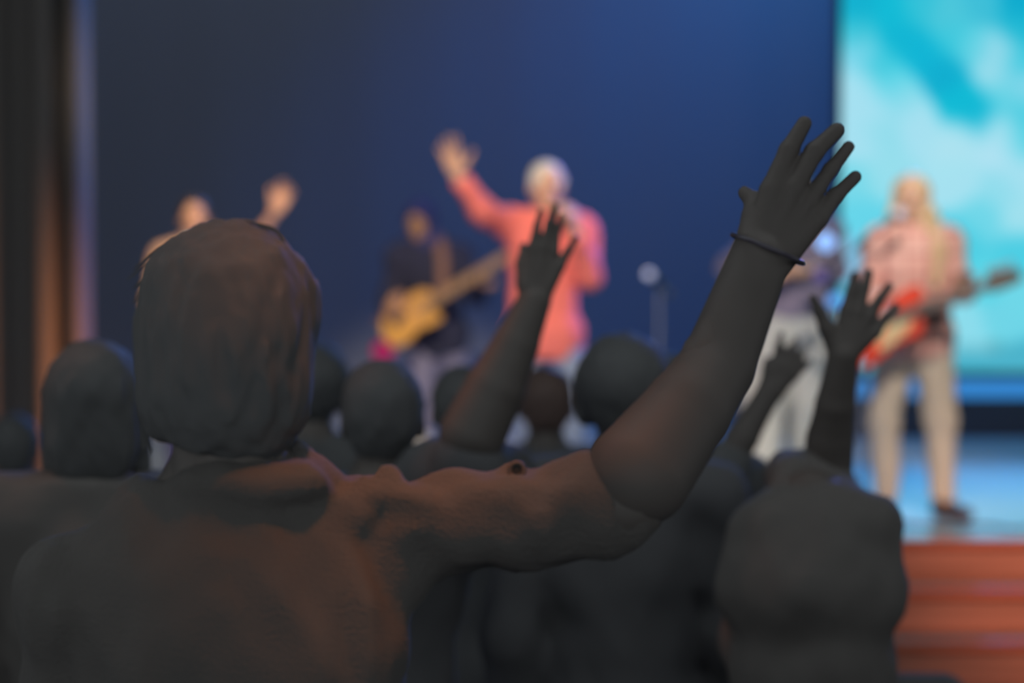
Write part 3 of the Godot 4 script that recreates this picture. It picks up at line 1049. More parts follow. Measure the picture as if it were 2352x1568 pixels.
func instrument(called: String, label: String, body_px: Array, d: float, guard_px: Array, joint: Vector2, tip: Vector2, dd: float, body_m: Material, guard_m: Material, neck_m: Material, board_m: Material, wide: float, pegs: int, headlen: float) -> Node3D:
	var c := P(joint.x, joint.y, d)
	var t := thing(called, label, "guitar", Vector3.ZERO)
	var a := Acc.new()
	var poly := traced(body_px, d)
	var zz := c.z
	slab(a, poly, zz - 0.022, zz + 0.022, 0.012)
	put("body", a.mesh(), body_m, t)
	a = Acc.new()
	slab(a, traced(guard_px, d), zz + 0.019, zz + 0.0255, 0.002)
	put("pickguard", a.mesh(), guard_m, t)
	var e := P(tip.x, tip.y, dd)
	var x := (e - c).normalized()
	var y := (Vector3.UP - x * x.y).normalized()
	var z := x.cross(y)
	var ln := (e - c).length()
	var tr := Transform3D(Basis(x, y, z), c + z * 0.012)
	a = Acc.new()
	slab(a, PackedVector2Array([Vector2(-0.14, -wide * 0.56), Vector2(ln - headlen, -wide * 0.42), Vector2(ln - headlen, wide * 0.42), Vector2(-0.14, wide * 0.56)]), 0.0, 0.022, 0.008, tr)
	var hd := []
	for q in [[0.0, -0.42], [0.12, -0.7], [0.5, -0.75], [0.95, -0.55], [1.0, -0.1], [0.92, 0.5], [0.6, 0.85], [0.2, 0.95], [0.06, 0.6], [0.0, 0.42]]:
		hd.append(Vector2(ln - headlen + q[0] * headlen, q[1] * wide))
	slab(a, smooth_poly(hd, 3), -0.004, 0.011, 0.003, tr)
	put("neck", a.mesh(), neck_m, t)
	a = Acc.new()
	slab(a, PackedVector2Array([Vector2(-0.15, -wide * 0.56), Vector2(ln - headlen, -wide * 0.42), Vector2(ln - headlen, wide * 0.42), Vector2(-0.15, wide * 0.56)]), 0.021, 0.027, 0.002, tr)
	var nk := put("fretboard", a.mesh(), board_m, t)
	a = Acc.new()
	for k in 18:
		var fx := ln - headlen - (ln - headlen + 0.15) * (1.0 - pow(0.944, k + 1)) * 1.35
		if fx > -0.14:
			box(a, tr * Vector3(fx, 0, 0.0275), Vector3(0.0012, wide * 0.46, 0.0012), 0.0005, tr.basis)
	put("frets", a.mesh(), mats.chrome, nk)
	a = Acc.new()
	for k in pegs:
		var pc := tr * Vector3(ln - headlen * (0.82 - 0.66 * k / maxf(pegs - 1, 1)), wide * 0.62, 0.011)
		lathe(a, pc, tr.basis.z, [[0.006, 0.0], [0.006, 0.012], [0.0045, 0.014], [0.0, 0.014]], 10)
		box(a, pc + tr.basis.y * 0.03 - tr.basis.z * 0.012, Vector3(0.008, 0.011, 0.004), 0.002, tr.basis)
		tube(a, [pc - tr.basis.z * 0.012, pc + tr.basis.y * 0.022 - tr.basis.z * 0.012], [0.003], 8)
	put("tuning_pegs", a.mesh(), mats.chrome, t)
	a = Acc.new()
	box(a, tr * Vector3(-0.19, 0, 0.02), Vector3(0.014, wide * 0.75, 0.009), 0.003, tr.basis)
	box(a, tr * Vector3(-0.25, 0, 0.02), Vector3(0.014, wide * 0.75, 0.009), 0.003, tr.basis)
	put("pickups", a.mesh(), mats.black_plastic, t)
	a = Acc.new()
	box(a, tr * Vector3(-0.32, 0, 0.02), Vector3(0.02, wide * 0.7, 0.009), 0.003, tr.basis)
	put("bridge", a.mesh(), mats.chrome, t)
	a = Acc.new()
	for k in pegs:
		var sy := wide * (0.3 - 0.6 * k / maxf(pegs - 1, 1))
		tube(a, [tr * Vector3(-0.32, sy, 0.031), tr * Vector3(ln - headlen, sy * 0.85, 0.031), tr * Vector3(ln - headlen * (0.82 - 0.66 * k / maxf(pegs - 1, 1)), wide * 0.5, 0.02)], [0.0009], 5)
	put("strings", a.mesh(), mats.chrome, t)
	return t

func strap(parent: Node3D, pts: Array, half: float, face: Vector3, m: Material) -> void:
	var a := Acc.new()
	for k in pts.size() - 1:
		var p: Vector3 = pts[k]
		var q: Vector3 = pts[k + 1]
		var d := (q - p).normalized()
		var s := d.cross(face).normalized()
		var n := s.cross(d)
		box(a, (p + q) / 2.0, Vector3((q - p).length() / 2.0 + 0.004, half, 0.002), 0.001, Basis(d, s, n))
	put("strap", a.mesh(), m, parent)

func band() -> void:
	var pale := mat("skin_fair", lin(0.66, 0.40, 0.28), 0.5)
	var tan_ := mat("skin_tan", lin(0.50, 0.28, 0.18), 0.5)
	pale.subsurf_scatter_enabled = true
	pale.subsurf_scatter_strength = 0.1
	var salmon := mat("salmon_cloth", lin(0.80, 0.19, 0.165), 0.85)
	var jeans := mat("denim", lin(0.22, 0.29, 0.42), 0.85)
	var white_hair := mat("white_hair", lin(0.66, 0.66, 0.62), 0.6)
	var blond := mat("blond_hair", lin(0.62, 0.45, 0.26), 0.5)
	var dark_hair := mat("dark_hair", lin(0.05, 0.04, 0.04), 0.5)
	var navy := mat("navy_cloth", lin(0.022, 0.027, 0.075), 0.9)
	var slate := mat("slate_cloth", lin(0.20, 0.21, 0.40), 0.9)
	var beige := mat("beige_cloth", lin(0.56, 0.49, 0.40), 0.9)
	var grey := mat("grey_cloth", lin(0.46, 0.46, 0.43), 0.9)
	var mauve := mat("mauve_cloth", lin(0.20, 0.17, 0.24), 0.9)
	var peach := mat("peach_cloth", lin(0.62, 0.42, 0.32), 0.9)
	var dark_shoe := mat("dark_shoe", lin(0.08, 0.05, 0.045), 0.5)
	mat("pale_grille", lin(0.62, 0.70, 0.92), 0.7)  # pale colour stands in for the shine of chrome grilles
	mat("stand_grey", lin(0.2, 0.22, 0.28), 0.4, 0.5)
	var plaid := mat("pink_plaid", Color.WHITE, 0.9)
	var im := Image.create(64, 64, false, Image.FORMAT_RGB8)
	for y in 64:
		for x in 64:
			var u := 0.5 if (x / 8) % 4 == 1 else 0.0
			var v := 0.5 if (y / 8) % 4 == 1 else 0.0
			var w := 0.35 if (x / 4) % 16 == 9 or (y / 4) % 16 == 9 else 0.0
			im.set_pixel(x, y, lin(0.74, 0.42, 0.36).lerp(lin(0.38, 0.13, 0.11), clampf(u + v, 0, 1) * 0.8).lerp(lin(0.85, 0.78, 0.7), w))
	plaid.albedo_texture = ImageTexture.create_from_image(im)
	plaid.uv1_triplanar = true
	plaid.uv1_scale = Vector3.ONE * 5.0

	# singer in the salmon coat: right arm thrown up, microphone in the left hand
	var d := 11.8
	var ft := P(1262, 1176, d)
	ft.y = STAGE
	var j := joints(ft, 1.72, 0.0)
	j.head = P(1256, 430, d - 0.03)
	j.head_turn = 0.15
	j.neck = P(1257, 502, d)
	j.chest = P(1254, 590, d)
	j.waist = P(1248, 690, d)
	j.pelvis = P(1250, 765, d)
	j.sr = P(1180, 520, d)
	j.sl = P(1335, 535, d)
	j.er = P(1112, 487, d - 0.17)
	j.wr = P(1050, 402, d - 0.25)
	j.el = P(1352, 635, d - 0.10)
	j.wl = P(1322, 532, d - 0.24)
	j.hr = P(1216, 790, d)
	j.hl = P(1292, 790, d)
	legs_to(j, "r", Vector3(P(1222, 1100, d).x, STAGE + 0.085, -d + 0.05), -0.25)
	legs_to(j, "l", Vector3(P(1310, 1100, d).x, STAGE + 0.085, -d - 0.02), 0.3, P(1322, 925, d - 0.04))
	var hands := {}
	hands.r = hand_shapes(j.wr, P(1030, 340, d - 0.30) - j.wr, Vector3(0.1, 0, 1), Vector3(1, 0.3, 0), 1.06, 0.10, 0.16, 0.75)
	hands.l = hand_shapes(j.wl, Vector3(-0.12, 1.0, 0.1), Vector3(-0.9, 0, -0.5), Vector3(0, 0.2, -1), 1.0, 0.95, 0.02, 0.3)
	person("white-haired person in a salmon coat singing with one arm flung up", j, {"skin": pale, "top": salmon, "bottom": jeans, "shoes": mats.white_shoe, "hair": white_hair, "style": "short", "hands": hands, "loose": 0.034, "hem": 0.10, "sleeve": 0.9, "leg_loose": 0.02, "top_name": "coat", "arm_loose": 0.024})
	microphone("silver microphone held at the mouth of the singer in salmon", P(1284, 474, d - 0.20), P(1318, 520, d - 0.27))

	# bass player in the blue hood
	d = 15.9
	ft = P(1000, 1023, d)
	ft.y = STAGE
	j = joints(ft, 1.66, -0.2)
	j.head = P(963, 508, d - 0.06)
	j.head_turn = -0.35
	j.head_tilt = 0.2
	j.neck = P(982, 562, d)
	j.chest = P(992, 630, d)
	j.waist = P(1000, 700, d)
	j.pelvis = P(1006, 765, d)
	j.sr = P(920, 592, d - 0.03)
	j.sl = P(1052, 592, d + 0.03)
	j.er = P(892, 690, d - 0.05)
	j.wr = P(893, 722, d - 0.28)
	j.el = P(1096, 680, d - 0.12)
	j.wl = P(1118, 632, d - 0.36)
	j.hr = P(978, 790, d)
	j.hl = P(1038, 790, d)
	legs_to(j, "r", Vector3(P(975, 1000, d).x, STAGE + 0.085, -d + 0.08), -0.3, P(968, 890, d - 0.08))
	legs_to(j, "l", Vector3(P(1072, 1000, d).x, STAGE + 0.085, -d - 0.05), 0.3)
	hands = {}
	hands.r = hand_shapes(j.wr, Vector3(0.35, 0.7, 0.25), Vector3(0.2, -0.1, -1), Vector3(1, 0.2, 0), 0.98, 0.5, 0.05, 0.4)
	hands.l = hand_shapes(j.wl, Vector3(0.1, -0.6, 0.5), Vector3(0.3, 0.6, 0.6), Vector3(0, 1, 0), 0.98, 0.8, 0.05, 0.4)
	var ht := head_at(j)
	var hood := [ell(ht, Vector3(0, 0.045, -0.03), Vector3(0.108, 0.104, 0.118)), ell(ht, Vector3(0, -0.05, -0.05), Vector3(0.11, 0.11, 0.085)), ell(ht, Vector3(0, -0.15, -0.03), Vector3(0.14, 0.07, 0.10)), [5, ht * Vector3(0, -0.02, 0.09), Vector3(0.062, 0.085, 0.08) * 0.95, ht.basis.orthonormalized()]]
	var bp := person("person in a blue hooded jacket playing the yellow bass guitar", j, {"skin": tan_, "top": navy, "bottom": slate, "shoes": mats.white_shoe, "hands": hands, "loose": 0.05, "arm_loose": 0.03, "hem": 0.12, "leg_loose": 0.028, "top_name": "jacket"})
	var acc := Acc.new()
	blob(acc, hood, 0.011, 0.03, 0.008, 14.0)
	put("hood", acc.mesh(j.feet), mat("blue_hood", lin(0.035, 0.045, 0.20), 0.85), bp)
	var yellow := mat("yellow_lacquer", lin(0.72, 0.38, 0.08), 0.3)
	var maple := mat("maple", lin(0.46, 0.30, 0.17), 0.4)
	var rose := mat("rosewood", lin(0.42, 0.26, 0.15), 0.5)
	var cream := mat("cream_plastic", lin(0.82, 0.66, 0.38), 0.35)
	var bpx := []
	for q in [[150, 955], [152, 1010], [185, 1060], [235, 1070], [285, 1040], [318, 1000], [365, 980], [412, 958], [425, 932], [405, 916], [385, 895], [402, 876], [385, 835], [345, 812], [305, 822], [268, 850], [254, 895], [246, 940], [215, 985], [190, 962], [165, 938]]:
		bpx.append([800 + q[0] / 1.96, 250 + q[1] / 1.96])
	var gpx := []
	for q in [[270, 900], [300, 860], [345, 850], [370, 880], [360, 920], [310, 960], [280, 990], [262, 960]]:
		gpx.append([800 + q[0] / 1.96, 250 + q[1] / 1.96])
	var bs := instrument("bass_guitar", "yellow bass guitar with a brown neck across the hooded player", bpx, 15.45, gpx, Vector2(985, 698), Vector2(1236, 545), 15.3, yellow, mat("amber_guard", lin(0.7, 0.36, 0.1), 0.35), maple, rose, 0.062, 4, 0.2)
	strap(bs, [P(1012, 690, 15.5), P(1018, 640, 15.58), P(1016, 590, 15.66), P(1010, 556, 15.75), P(1000, 540, 15.95), P(950, 590, 16.15), P(905, 700, 16.0), P(872, 745, 15.6)], 0.034, Vector3(0, 0.2, 1), mat("strap_tan", lin(0.22, 0.12, 0.10), 0.8))

	# guitarist with the long blond hair
	d = 11.57
	ft = P(2100, 1190, d)
	ft.y = STAGE
	j = joints(ft, 1.66, 0.0)
	j.head = P(2093, 456, d - 0.03)
	j.head_turn = -0.25
	j.head_roll = -0.06
	j.neck = P(2103, 530, d)
	j.chest = P(2102, 610, d)
	j.waist = P(2106, 700, d)
	j.pelvis = P(2102, 770, d)
	j.sr = P(2028, 560, d)
	j.sl = P(2176, 560, d)
	j.er = P(1976, 690, d - 0.02)
	j.wr = P(2036, 750, d - 0.21)
	j.el = P(2212, 668, d - 0.04)
	j.wl = P(2206, 672, d - 0.28)
	j.hr = P(2058, 800, d)
	j.hl = P(2142, 800, d)
	legs_to(j, "r", Vector3(P(2034, 1140, d).x, STAGE + 0.085, -d + 0.02), -0.35, P(2030, 965, d - 0.02))
	legs_to(j, "l", Vector3(P(2160, 1140, d).x, STAGE + 0.085, -d + 0.05), 0.45, P(2160, 965, d - 0.03))
	hands = {}
	hands.r = hand_shapes(j.wr, Vector3(0.6, -0.25, 0.2), Vector3(0.1, -0.3, -1), Vector3(0, 1, 0), 0.93, 0.5, 0.05, 0.3)
	hands.l = hand_shapes(j.wl, Vector3(0.15, 0.75, 0.35), Vector3(0.1, -0.4, 1), Vector3(-1, 0.2, 0.3), 0.93, 0.7, 0.05, 0.4)
	ht = head_at(j)
	var hair := hair_shapes(ht, "long")
	hair.append([0, P(2136, 490, d), P(2156, 580, d - 0.10), 0.038, 0.035])
	hair.append([0, P(2156, 580, d - 0.10), P(2150, 655, d - 0.15), 0.035, 0.02])
	person("long-haired blond person in a pink plaid shirt playing the red guitar", j, {"skin": pale, "top": plaid, "bottom": beige, "shoes": dark_shoe, "hair": blond, "hair_shapes": hair, "hands": hands, "loose": 0.03, "arm_loose": 0.022, "hem": 0.08, "leg_loose": 0.016, "flare": 0.012})
	var red := mat("red_lacquer", lin(0.85, 0.07, 0.03), 0.25)
	var rp := [[1974, 840], [1984, 806], [2006, 762], [2030, 715], [2056, 680], [2088, 658], [2112, 655], [2122, 672], [2116, 696], [2106, 714], [2118, 728], [2122, 752], [2112, 775], [2090, 782], [2064, 790], [2038, 812], [2004, 838], [1986, 846]]
	var cg := [[2014, 800], [2030, 760], [2054, 726], [2078, 716], [2092, 726], [2088, 752], [2066, 772], [2036, 798]]
	instrument("electric_guitar", "red electric guitar with a cream pickguard held by the blond player", rp, 11.22, cg, Vector2(2092, 716), Vector2(2346, 628), 11.15, red, cream, mat("walnut", lin(0.12, 0.09, 0.06), 0.5), mat("dark_board", lin(0.16, 0.10, 0.07), 0.5), 0.052, 6, 0.17)
	strap(get_node("electric_guitar"), [P(2112, 735, 11.24), P(2140, 728, 11.30), P(2172, 722, 11.42)], 0.03, Vector3(0, 0.1, 1), mats.black_plastic)
	mic_stand("boom microphone stand in front of the blond guitarist", Vector3(P(1982, 1150, 11.3).x, STAGE, -11.3), P(1980, 560, 11.3), P(2050, 506, 11.25))
	microphone("pale microphone on the boom stand before the blond guitarist", P(2066, 490, 11.25), P(2044, 512, 11.24), "pale_grille")

	# middle player, mostly behind a raised hand
	d = 13.2
	ft = P(1810, 1114, d)
	ft.y = STAGE
	j = joints(ft, 1.70, 0.1)
	j.head = P(1832, 448, d)
	j.neck = P(1832, 512, d)
	j.chest = P(1836, 580, d)
	j.waist = P(1836, 660, d)
	j.pelvis = P(1830, 725, d)
	j.sr = P(1762, 535, d)
	j.sl = P(1902, 535, d)
	j.er = P(1676, 612, d - 0.06)
	j.wr = P(1745, 640, d - 0.26)
	j.el = P(1918, 622, d - 0.06)
	j.wl = P(1842, 622, d - 0.26)
	j.hr = P(1792, 745, d)
	j.hl = P(1866, 745, d)
	legs_to(j, "r", Vector3(P(1738, 1080, d).x, STAGE + 0.085, -d + 0.10), -0.3, P(1752, 925, d - 0.03))
	legs_to(j, "l", Vector3(P(1862, 1080, d).x, STAGE + 0.085, -d - 0.05), 0.3, P(1866, 925, d - 0.03))
	hands = {}
	hands.r = hand_shapes(j.wr, Vector3(0.8, 0.25, 0.2), Vector3(0.3, 0.1, -1), Vector3(0, 1, 0.2), 0.98, 0.4, 0.05, 0.4)
	hands.l = hand_shapes(j.wl, Vector3(-0.8, 0.1, 0.2), Vector3(-0.3, 0.1, -1), Vector3(0, 1, 0.2), 0.98, 0.4, 0.05, 0.4)
	person("person in wide pale grey trousers and a mauve top, seen beyond the largest raised hand", j, {"skin": tan_, "top": mauve, "bottom": grey, "shoes": mats.white_shoe, "hair": dark_hair, "style": "short", "hands": hands, "loose": 0.03, "hem": -0.02, "sleeve": 0.45, "leg_loose": 0.045, "flare": 0.045})

	# singer at the left with a raised hand
	d = 13.0
	ft = P(448, 1121, d)
	ft.y = STAGE
	j = joints(ft, 1.57, 0.1)
	j.head = P(446, 500, d - 0.02)
	j.head_turn = 0.1
	j.neck = P(446, 560, d)
	j.sr = P(376, 590, d)
	j.sl = P(516, 590, d)
	j.er = P(356, 690, d - 0.04)
	j.wr = P(400, 640, d - 0.24)
	j.el = P(580, 562, d - 0.05)
	j.wl = P(634, 484, d - 0.20)
	hands = {}
	hands.l = hand_shapes(j.wl, P(668, 410, d - 0.26) - j.wl, Vector3(0.1, 0, 1), Vector3(-1, 0.2, 0), 1.05, 0.35, 0.1, 0.45)
	hands.r = hand_shapes(j.wr, Vector3(0.25, 1, 0.1), Vector3(0.9, 0, -0.5), Vector3(0, 0.2, -1), 0.95, 0.9, 0.02, 0.3)
	person("singer behind the large dark head with a bare face and one open hand raised", j, {"skin": pale, "top": peach, "bottom": slate, "shoes": dark_shoe, "hair": dark_hair, "style": "short", "hands": hands, "sleeve": 0.2, "loose": 0.022})
	microphone("black microphone of the singer behind the large dark head", P(432, 548, d - 0.19), P(404, 612, d - 0.25))

	# loose things on the stage
	mic_stand("slim microphone stand standing alone between the two singers", Vector3(P(1513, 1100, 12.8).x, STAGE, -12.8), P(1514, 652, 12.8), P(1500, 638, 12.7))
	microphone("pale microphone on the lone stand against the blue backdrop", P(1490, 630, 12.66), P(1518, 648, 12.72), "pale_grille")
	disc_stand()
	var t := thing("floor_lamp", "small magenta floor light beside the bass player's feet", "stage light", P(880, 806, 16.6))
	t.position.y = STAGE
	var hgt := P(880, 806, 16.6).y - STAGE
	acc = Acc.new()
	box(acc, Vector3(0, hgt / 2.0 - 0.05, 0), Vector3(0.02, hgt / 2.0 - 0.05, 0.02), 0.004)
	box(acc, Vector3(0, 0.012, 0), Vector3(0.16, 0.012, 0.16), 0.004)
	put("stand", acc.mesh(), mats.black_metal, t)
	acc = Acc.new()
	lathe(acc, Vector3(0, hgt, 0), Vector3.BACK, [[0.0, -0.14], [0.06, -0.13], [0.075, -0.08], [0.08, 0.03], [0.072, 0.03], [0.07, 0.0]], 20)
	put("housing", acc.mesh(), mats.black_metal, t)
	acc = Acc.new()
	lathe(acc, Vector3(0, hgt, 0.0), Vector3.BACK, [[0.07, 0.0], [0.05, 0.012], [0.0, 0.018]], 20)
	put("lens", acc.mesh(), glow("magenta_glow", Color8(150, 22, 78), 1.2), t)
	spot("magenta_light", t.position + Vector3(0, hgt, 0.06), t.position + Vector3(0, hgt - 0.3, 3.0), 30.0, Color(1.0, 0.1, 0.5), 0.2, 0.06)
	acc = Acc.new()
	var cab := []
	for q in [[2052, 1196], [2080, 1202], [2130, 1207], [2190, 1212], [2260, 1206], [2330, 1214], [2420, 1208]]:
		var r := ray(q[0], q[1])
		var p := EYE + r * ((EYE.y - STAGE - 0.006) / -r.y)
		cab.append(p)
	var fine := []
	for k in cab.size() - 1:
		for i in 5:
			fine.append(cab[k].cubic_interpolate(cab[k + 1], cab[maxi(k - 1, 0)], cab[mini(k + 2, cab.size() - 1)], i / 5.0))
	tube(acc, fine, [0.006], 8)
	tag(put("stage_cable", acc.mesh(), mats.black_plastic), "thin dark cable lying across the glossy stage floor", "cable")

func disc_stand() -> void:  # three small bright discs on a slim stand
	var d := 12.45
	var foot := Vector3(P(1905, 900, d).x, STAGE, -d)
	var t := thing("disc_stand", "slim stand with three small bright blue discs between hand and guitarist", "stage light", foot)
	var a := Acc.new()
	tube(a, [Vector3(0, 0.02, 0), Vector3(0, P(1905, 545, d).y - STAGE, 0)], [0.009], 10)
	for k in 3:
		var w := TAU * k / 3.0 + 0.4
		tube(a, [Vector3(0, 0.22, 0), Vector3(cos(w) * 0.22, 0.008, sin(w) * 0.22)], [0.008], 8)
	put("tripod", a.mesh(), mats.black_metal, t)
	var spots := [[1896, 555, 0.046, Color8(135, 178, 242), 1.7], [1884, 632, 0.036, Color8(105, 88, 160), 0.8], [1916, 690, 0.034, Color8(82, 150, 225), 1.5]]
	for k in 3:
		var q = spots[k]
		var c: Vector3 = P(q[0], q[1], d - 0.07) - foot
		a = Acc.new()
		lathe(a, c, Vector3.BACK, [[0.0, -0.06], [q[2] * 0.9, -0.05], [q[2] + 0.008, 0.0], [q[2] + 0.008, 0.012], [q[2], 0.012], [q[2], 0.0]], 18)
		tube(a, [c + Vector3(0, 0, -0.055), Vector3(0, c.y, 0)], [0.006], 8)
		var hs := put("disc_housing", a.mesh(), mats.black_metal, t)
		a = Acc.new()
		lathe(a, c, Vector3.BACK, [[q[2], 0.002], [q[2] * 0.7, 0.010], [0.0, 0.014]], 18)
		put("disc_face", a.mesh(), glow("disc_glow_%d" % k, q[3], q[4]), hs)
	spot("blue_disc_light", P(1896, 555, d - 0.12), P(1896, 800, 9.0), 35.0, Color(0.45, 0.65, 1.0), 0.15, 0.06)

# ---------------------------------------------------------------- the crowd
# a watcher facing the stage: px, top of the head py, distance, extras
func watcher(px: float, top: float, d: float) -> Dictionary:
	var crown := P(px, top, d)
	var f := ground(-d)
	var tall := (crown.y - f - 0.012) / 1.0
	var feet := Vector3(crown.x, f, -d)
	return joints(feet, tall, PI)

func chain(pts: Array, radii: Array) -> Array:
	var out := []
	for k in pts.size() - 1:
		out.append([0, pts[k], pts[k + 1], radii[k], radii[k + 1]])
	return out

func px_chain(q: Array, d0: float, d1: float, radii: Array) -> Array:
	var pts := []
	for k in q.size():
		pts.append(P(q[k][0], q[k][1], lerpf(d0, d1, float(k) / maxf(q.size() - 1, 1))))
	return chain(pts, radii)

func crowd() -> void:
	var dusk := mat("silhouette_skin", lin(0.10, 0.086, 0.078), 0.65)  # darkened skin: the shade of the crowd is put into the colour
	var hair := mat("silhouette_hair", lin(0.088, 0.09, 0.092), 0.75)  # hair tone evened with the skin for flat silhouettes
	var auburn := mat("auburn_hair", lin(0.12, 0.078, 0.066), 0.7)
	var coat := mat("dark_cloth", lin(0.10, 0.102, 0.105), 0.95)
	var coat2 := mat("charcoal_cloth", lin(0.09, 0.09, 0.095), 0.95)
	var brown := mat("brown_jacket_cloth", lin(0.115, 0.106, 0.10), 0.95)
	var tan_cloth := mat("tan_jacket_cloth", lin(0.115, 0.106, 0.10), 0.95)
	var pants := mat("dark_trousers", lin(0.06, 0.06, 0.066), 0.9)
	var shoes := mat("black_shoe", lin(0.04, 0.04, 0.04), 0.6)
	for m in [coat, coat2, brown, tan_cloth]:
		m.rim_enabled = true
		m.rim = 0.25
		m.rim_tint = 0.6
	cloth_bump(brown, 14.0, 0.15)
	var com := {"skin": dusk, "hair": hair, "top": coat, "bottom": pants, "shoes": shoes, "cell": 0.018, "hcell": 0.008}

	# nearest: large dark head, brown jacket, right arm out and up with the largest hand
	var d := 2.45
	var j := watcher(520, 505, d)
	j.head = P(518, 800, d)
	j.head_turn = PI + 0.12
	j.neck = P(540, 1195, d)
	j.chest = P(545, 1480, d)
	j.waist = P(550, 1900, d)
	j.pelvis = P(550, 2230, d)
	j.sr = P(850, 1262, d + 0.02)
	j.arm_k = 0.8
	j.sl = P(200, 1385, d)
	j.er = P(1440, 1150, d - 0.02)
	j.wr = P(1742, 601, d + 0.10)
	j.el = P(150, 1980, d + 0.05)
	j.wl = P(190, 2480, d + 0.20)
	var W := d + 0.10
	var T := d + 0.13
	var hr := []
	hr.append_array(px_chain([[1470, 1085], [1580, 942], [1647, 842], [1742, 601]], d - 0.02, W, [0.054, 0.045, 0.039, 0.0325]))
	hr.append_array(px_chain([[1728, 605], [1772, 440], [1811, 346], [1848, 283]], W, T, [0.0185, 0.0130, 0.0102, 0.0082]))
	hr.append_array(px_chain([[1748, 600], [1820, 434], [1871, 348], [1922, 299]], W, T, [0.0185, 0.0122, 0.0101, 0.0084]))
	hr.append_array(px_chain([[1765, 600], [1855, 466], [1907, 390], [1949, 337]], W, T, [0.0185, 0.0100, 0.0076, 0.0068]))
	hr.append_array(px_chain([[1785, 598], [1880, 500], [1919, 449], [1965, 406]], W, T, [0.0185, 0.0104, 0.0080, 0.0070]))
	hr.append_array(px_chain([[1730, 560], [1736, 500], [1732, 462], [1711, 443]], W, W + 0.05, [0.020, 0.015, 0.0105, 0.0078]))
	var ht := head_at(j)
	var hs := [[1, P(533, 735, d), Vector3(0.074, 0.100, 0.116)], [1, P(514, 755, d), Vector3(0.0835, 0.085, 0.11)], [1, P(462, 655, d), Vector3(0.052, 0.048, 0.085)], [1, P(586, 650, d), Vector3(0.045, 0.044, 0.085)], [1, P(514, 850, d - 0.015), Vector3(0.0835, 0.085, 0.10)], [1, P(514, 930, d - 0.015), Vector3(0.080, 0.07, 0.09)], [2, P(500, 1028, d), Vector3(-0.25, -1, 0).normalized(), 0.16], [0, P(700, 668, d + 0.005), P(702, 730, d + 0.005), 0.007, 0.005]]
	var strands := Acc.new()
	for q in [[[470, 532], [424, 546], [372, 590], [318, 655]], [[455, 538], [385, 570], [335, 640], [318, 690]], [[480, 530], [380, 556], [312, 612]], [[500, 520], [420, 538], [352, 590], [326, 640]], [[440, 545], [396, 560], [350, 588], [306, 634]], [[520, 512], [570, 506], [622, 520]], [[590, 512], [636, 528], [660, 566]], [[640, 536], [672, 590], [690, 640]], [[690, 646], [712, 690], [704, 760], [708, 800]], [[330, 900], [324, 960], [336, 1024]], [[345, 940], [334, 1000], [350, 1036]]]:
		for e in 3:
			var pts := []
			for k in q.size():
				pts.append(P(q[k][0] + (e * 5.0 - 4.0 * k * e) * (1.0 if q[0][0] < 500 else 0.4), q[k][1] + e * 4.0, d - 0.02) - j.feet)
			var fine := []
			for k in pts.size() - 1:
				for i in 4:
					fine.append(pts[k].cubic_interpolate(pts[k + 1], pts[maxi(k - 1, 0)], pts[mini(k + 2, pts.size() - 1)], i / 4.0))
			fine.append(pts[-1])
			tube(strands, fine, [0.0011, 0.001, 0.0009, 0.0008, 0.0007, 0.0006], 5)
	var more := []
	# creases that follow the round of the sleeve
	for q in [[[890, 1092], [868, 1140], [836, 1190], [796, 1245]], [[905, 1100], [925, 1150], [915, 1220], [890, 1280]], [[962, 1098], [974, 1150], [958, 1215], [930, 1270]], [[1205, 1095], [1240, 1140], [1232, 1190], [1196, 1250]], [[1180, 1100], [1172, 1160], [1160, 1230], [1146, 1280]], [[1275, 1086], [1290, 1140], [1262, 1220]], [[1330, 1072], [1385, 1084], [1396, 1150]], [[830, 1112], [800, 1150], [760, 1200], [690, 1260]]]:
		var along := []
		for w in q:
			var off: float = (w[1] - 1195.0) / 2266.0
			along.append(P(w[0], w[1], d - sqrt(maxf(0.0475 * 0.0475 - off * off, 0.0)) - 0.003))
		more.append_array(chain(along, [0.0105, 0.012, 0.011, 0.005]))
	more.append([0, P(1182, 1088, d), P(1192, 1086, d - 0.008), 0.014, 0.012])
	more.append([1, P(575, 1112, d - 0.055), Vector3(0.078, 0.024, 0.05)])
	more.append([0, P(672, 1046, d + 0.02), P(748, 1116, d - 0.03), 0.014, 0.016])
	more.append([0, P(880, 1205, d), P(1372, 1180, d - 0.01), 0.047, 0.048])
	more.append([0, j.sl, j.el, 0.066, 0.058])
	more.append([0, j.el, j.wl, 0.056, 0.045])
	more.append([3, P(1200, 1190, d), P(1402, 1172, d - 0.01), 0.046, 0.053])
	more.append([0, P(330, 1290, d - 0.03), P(520, 1190, d - 0.05), 0.03, 0.045])
	more.append([0, P(520, 1190, d - 0.05), P(780, 1205, d - 0.02), 0.045, 0.04])
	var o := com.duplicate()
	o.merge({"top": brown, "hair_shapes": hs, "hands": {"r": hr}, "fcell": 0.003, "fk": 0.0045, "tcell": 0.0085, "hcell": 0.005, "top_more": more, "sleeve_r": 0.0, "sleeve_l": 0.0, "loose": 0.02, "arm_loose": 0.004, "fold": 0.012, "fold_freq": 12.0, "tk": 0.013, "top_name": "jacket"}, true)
	o.skin = mat("near_silhouette_skin", lin(0.128, 0.112, 0.103), 0.65)  # lighter copy of the crowd skin, makes up for weak fill
	o.hair = mat("near_silhouette_hair", lin(0.12, 0.122, 0.124), 0.8)  # lighter copy of the crowd hair, for the same reason
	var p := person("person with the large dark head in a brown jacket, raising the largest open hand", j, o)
	put("loose_strands", strands.mesh(), o.hair, p).set_meta("kind", "stuff")
	var acc := Acc.new()
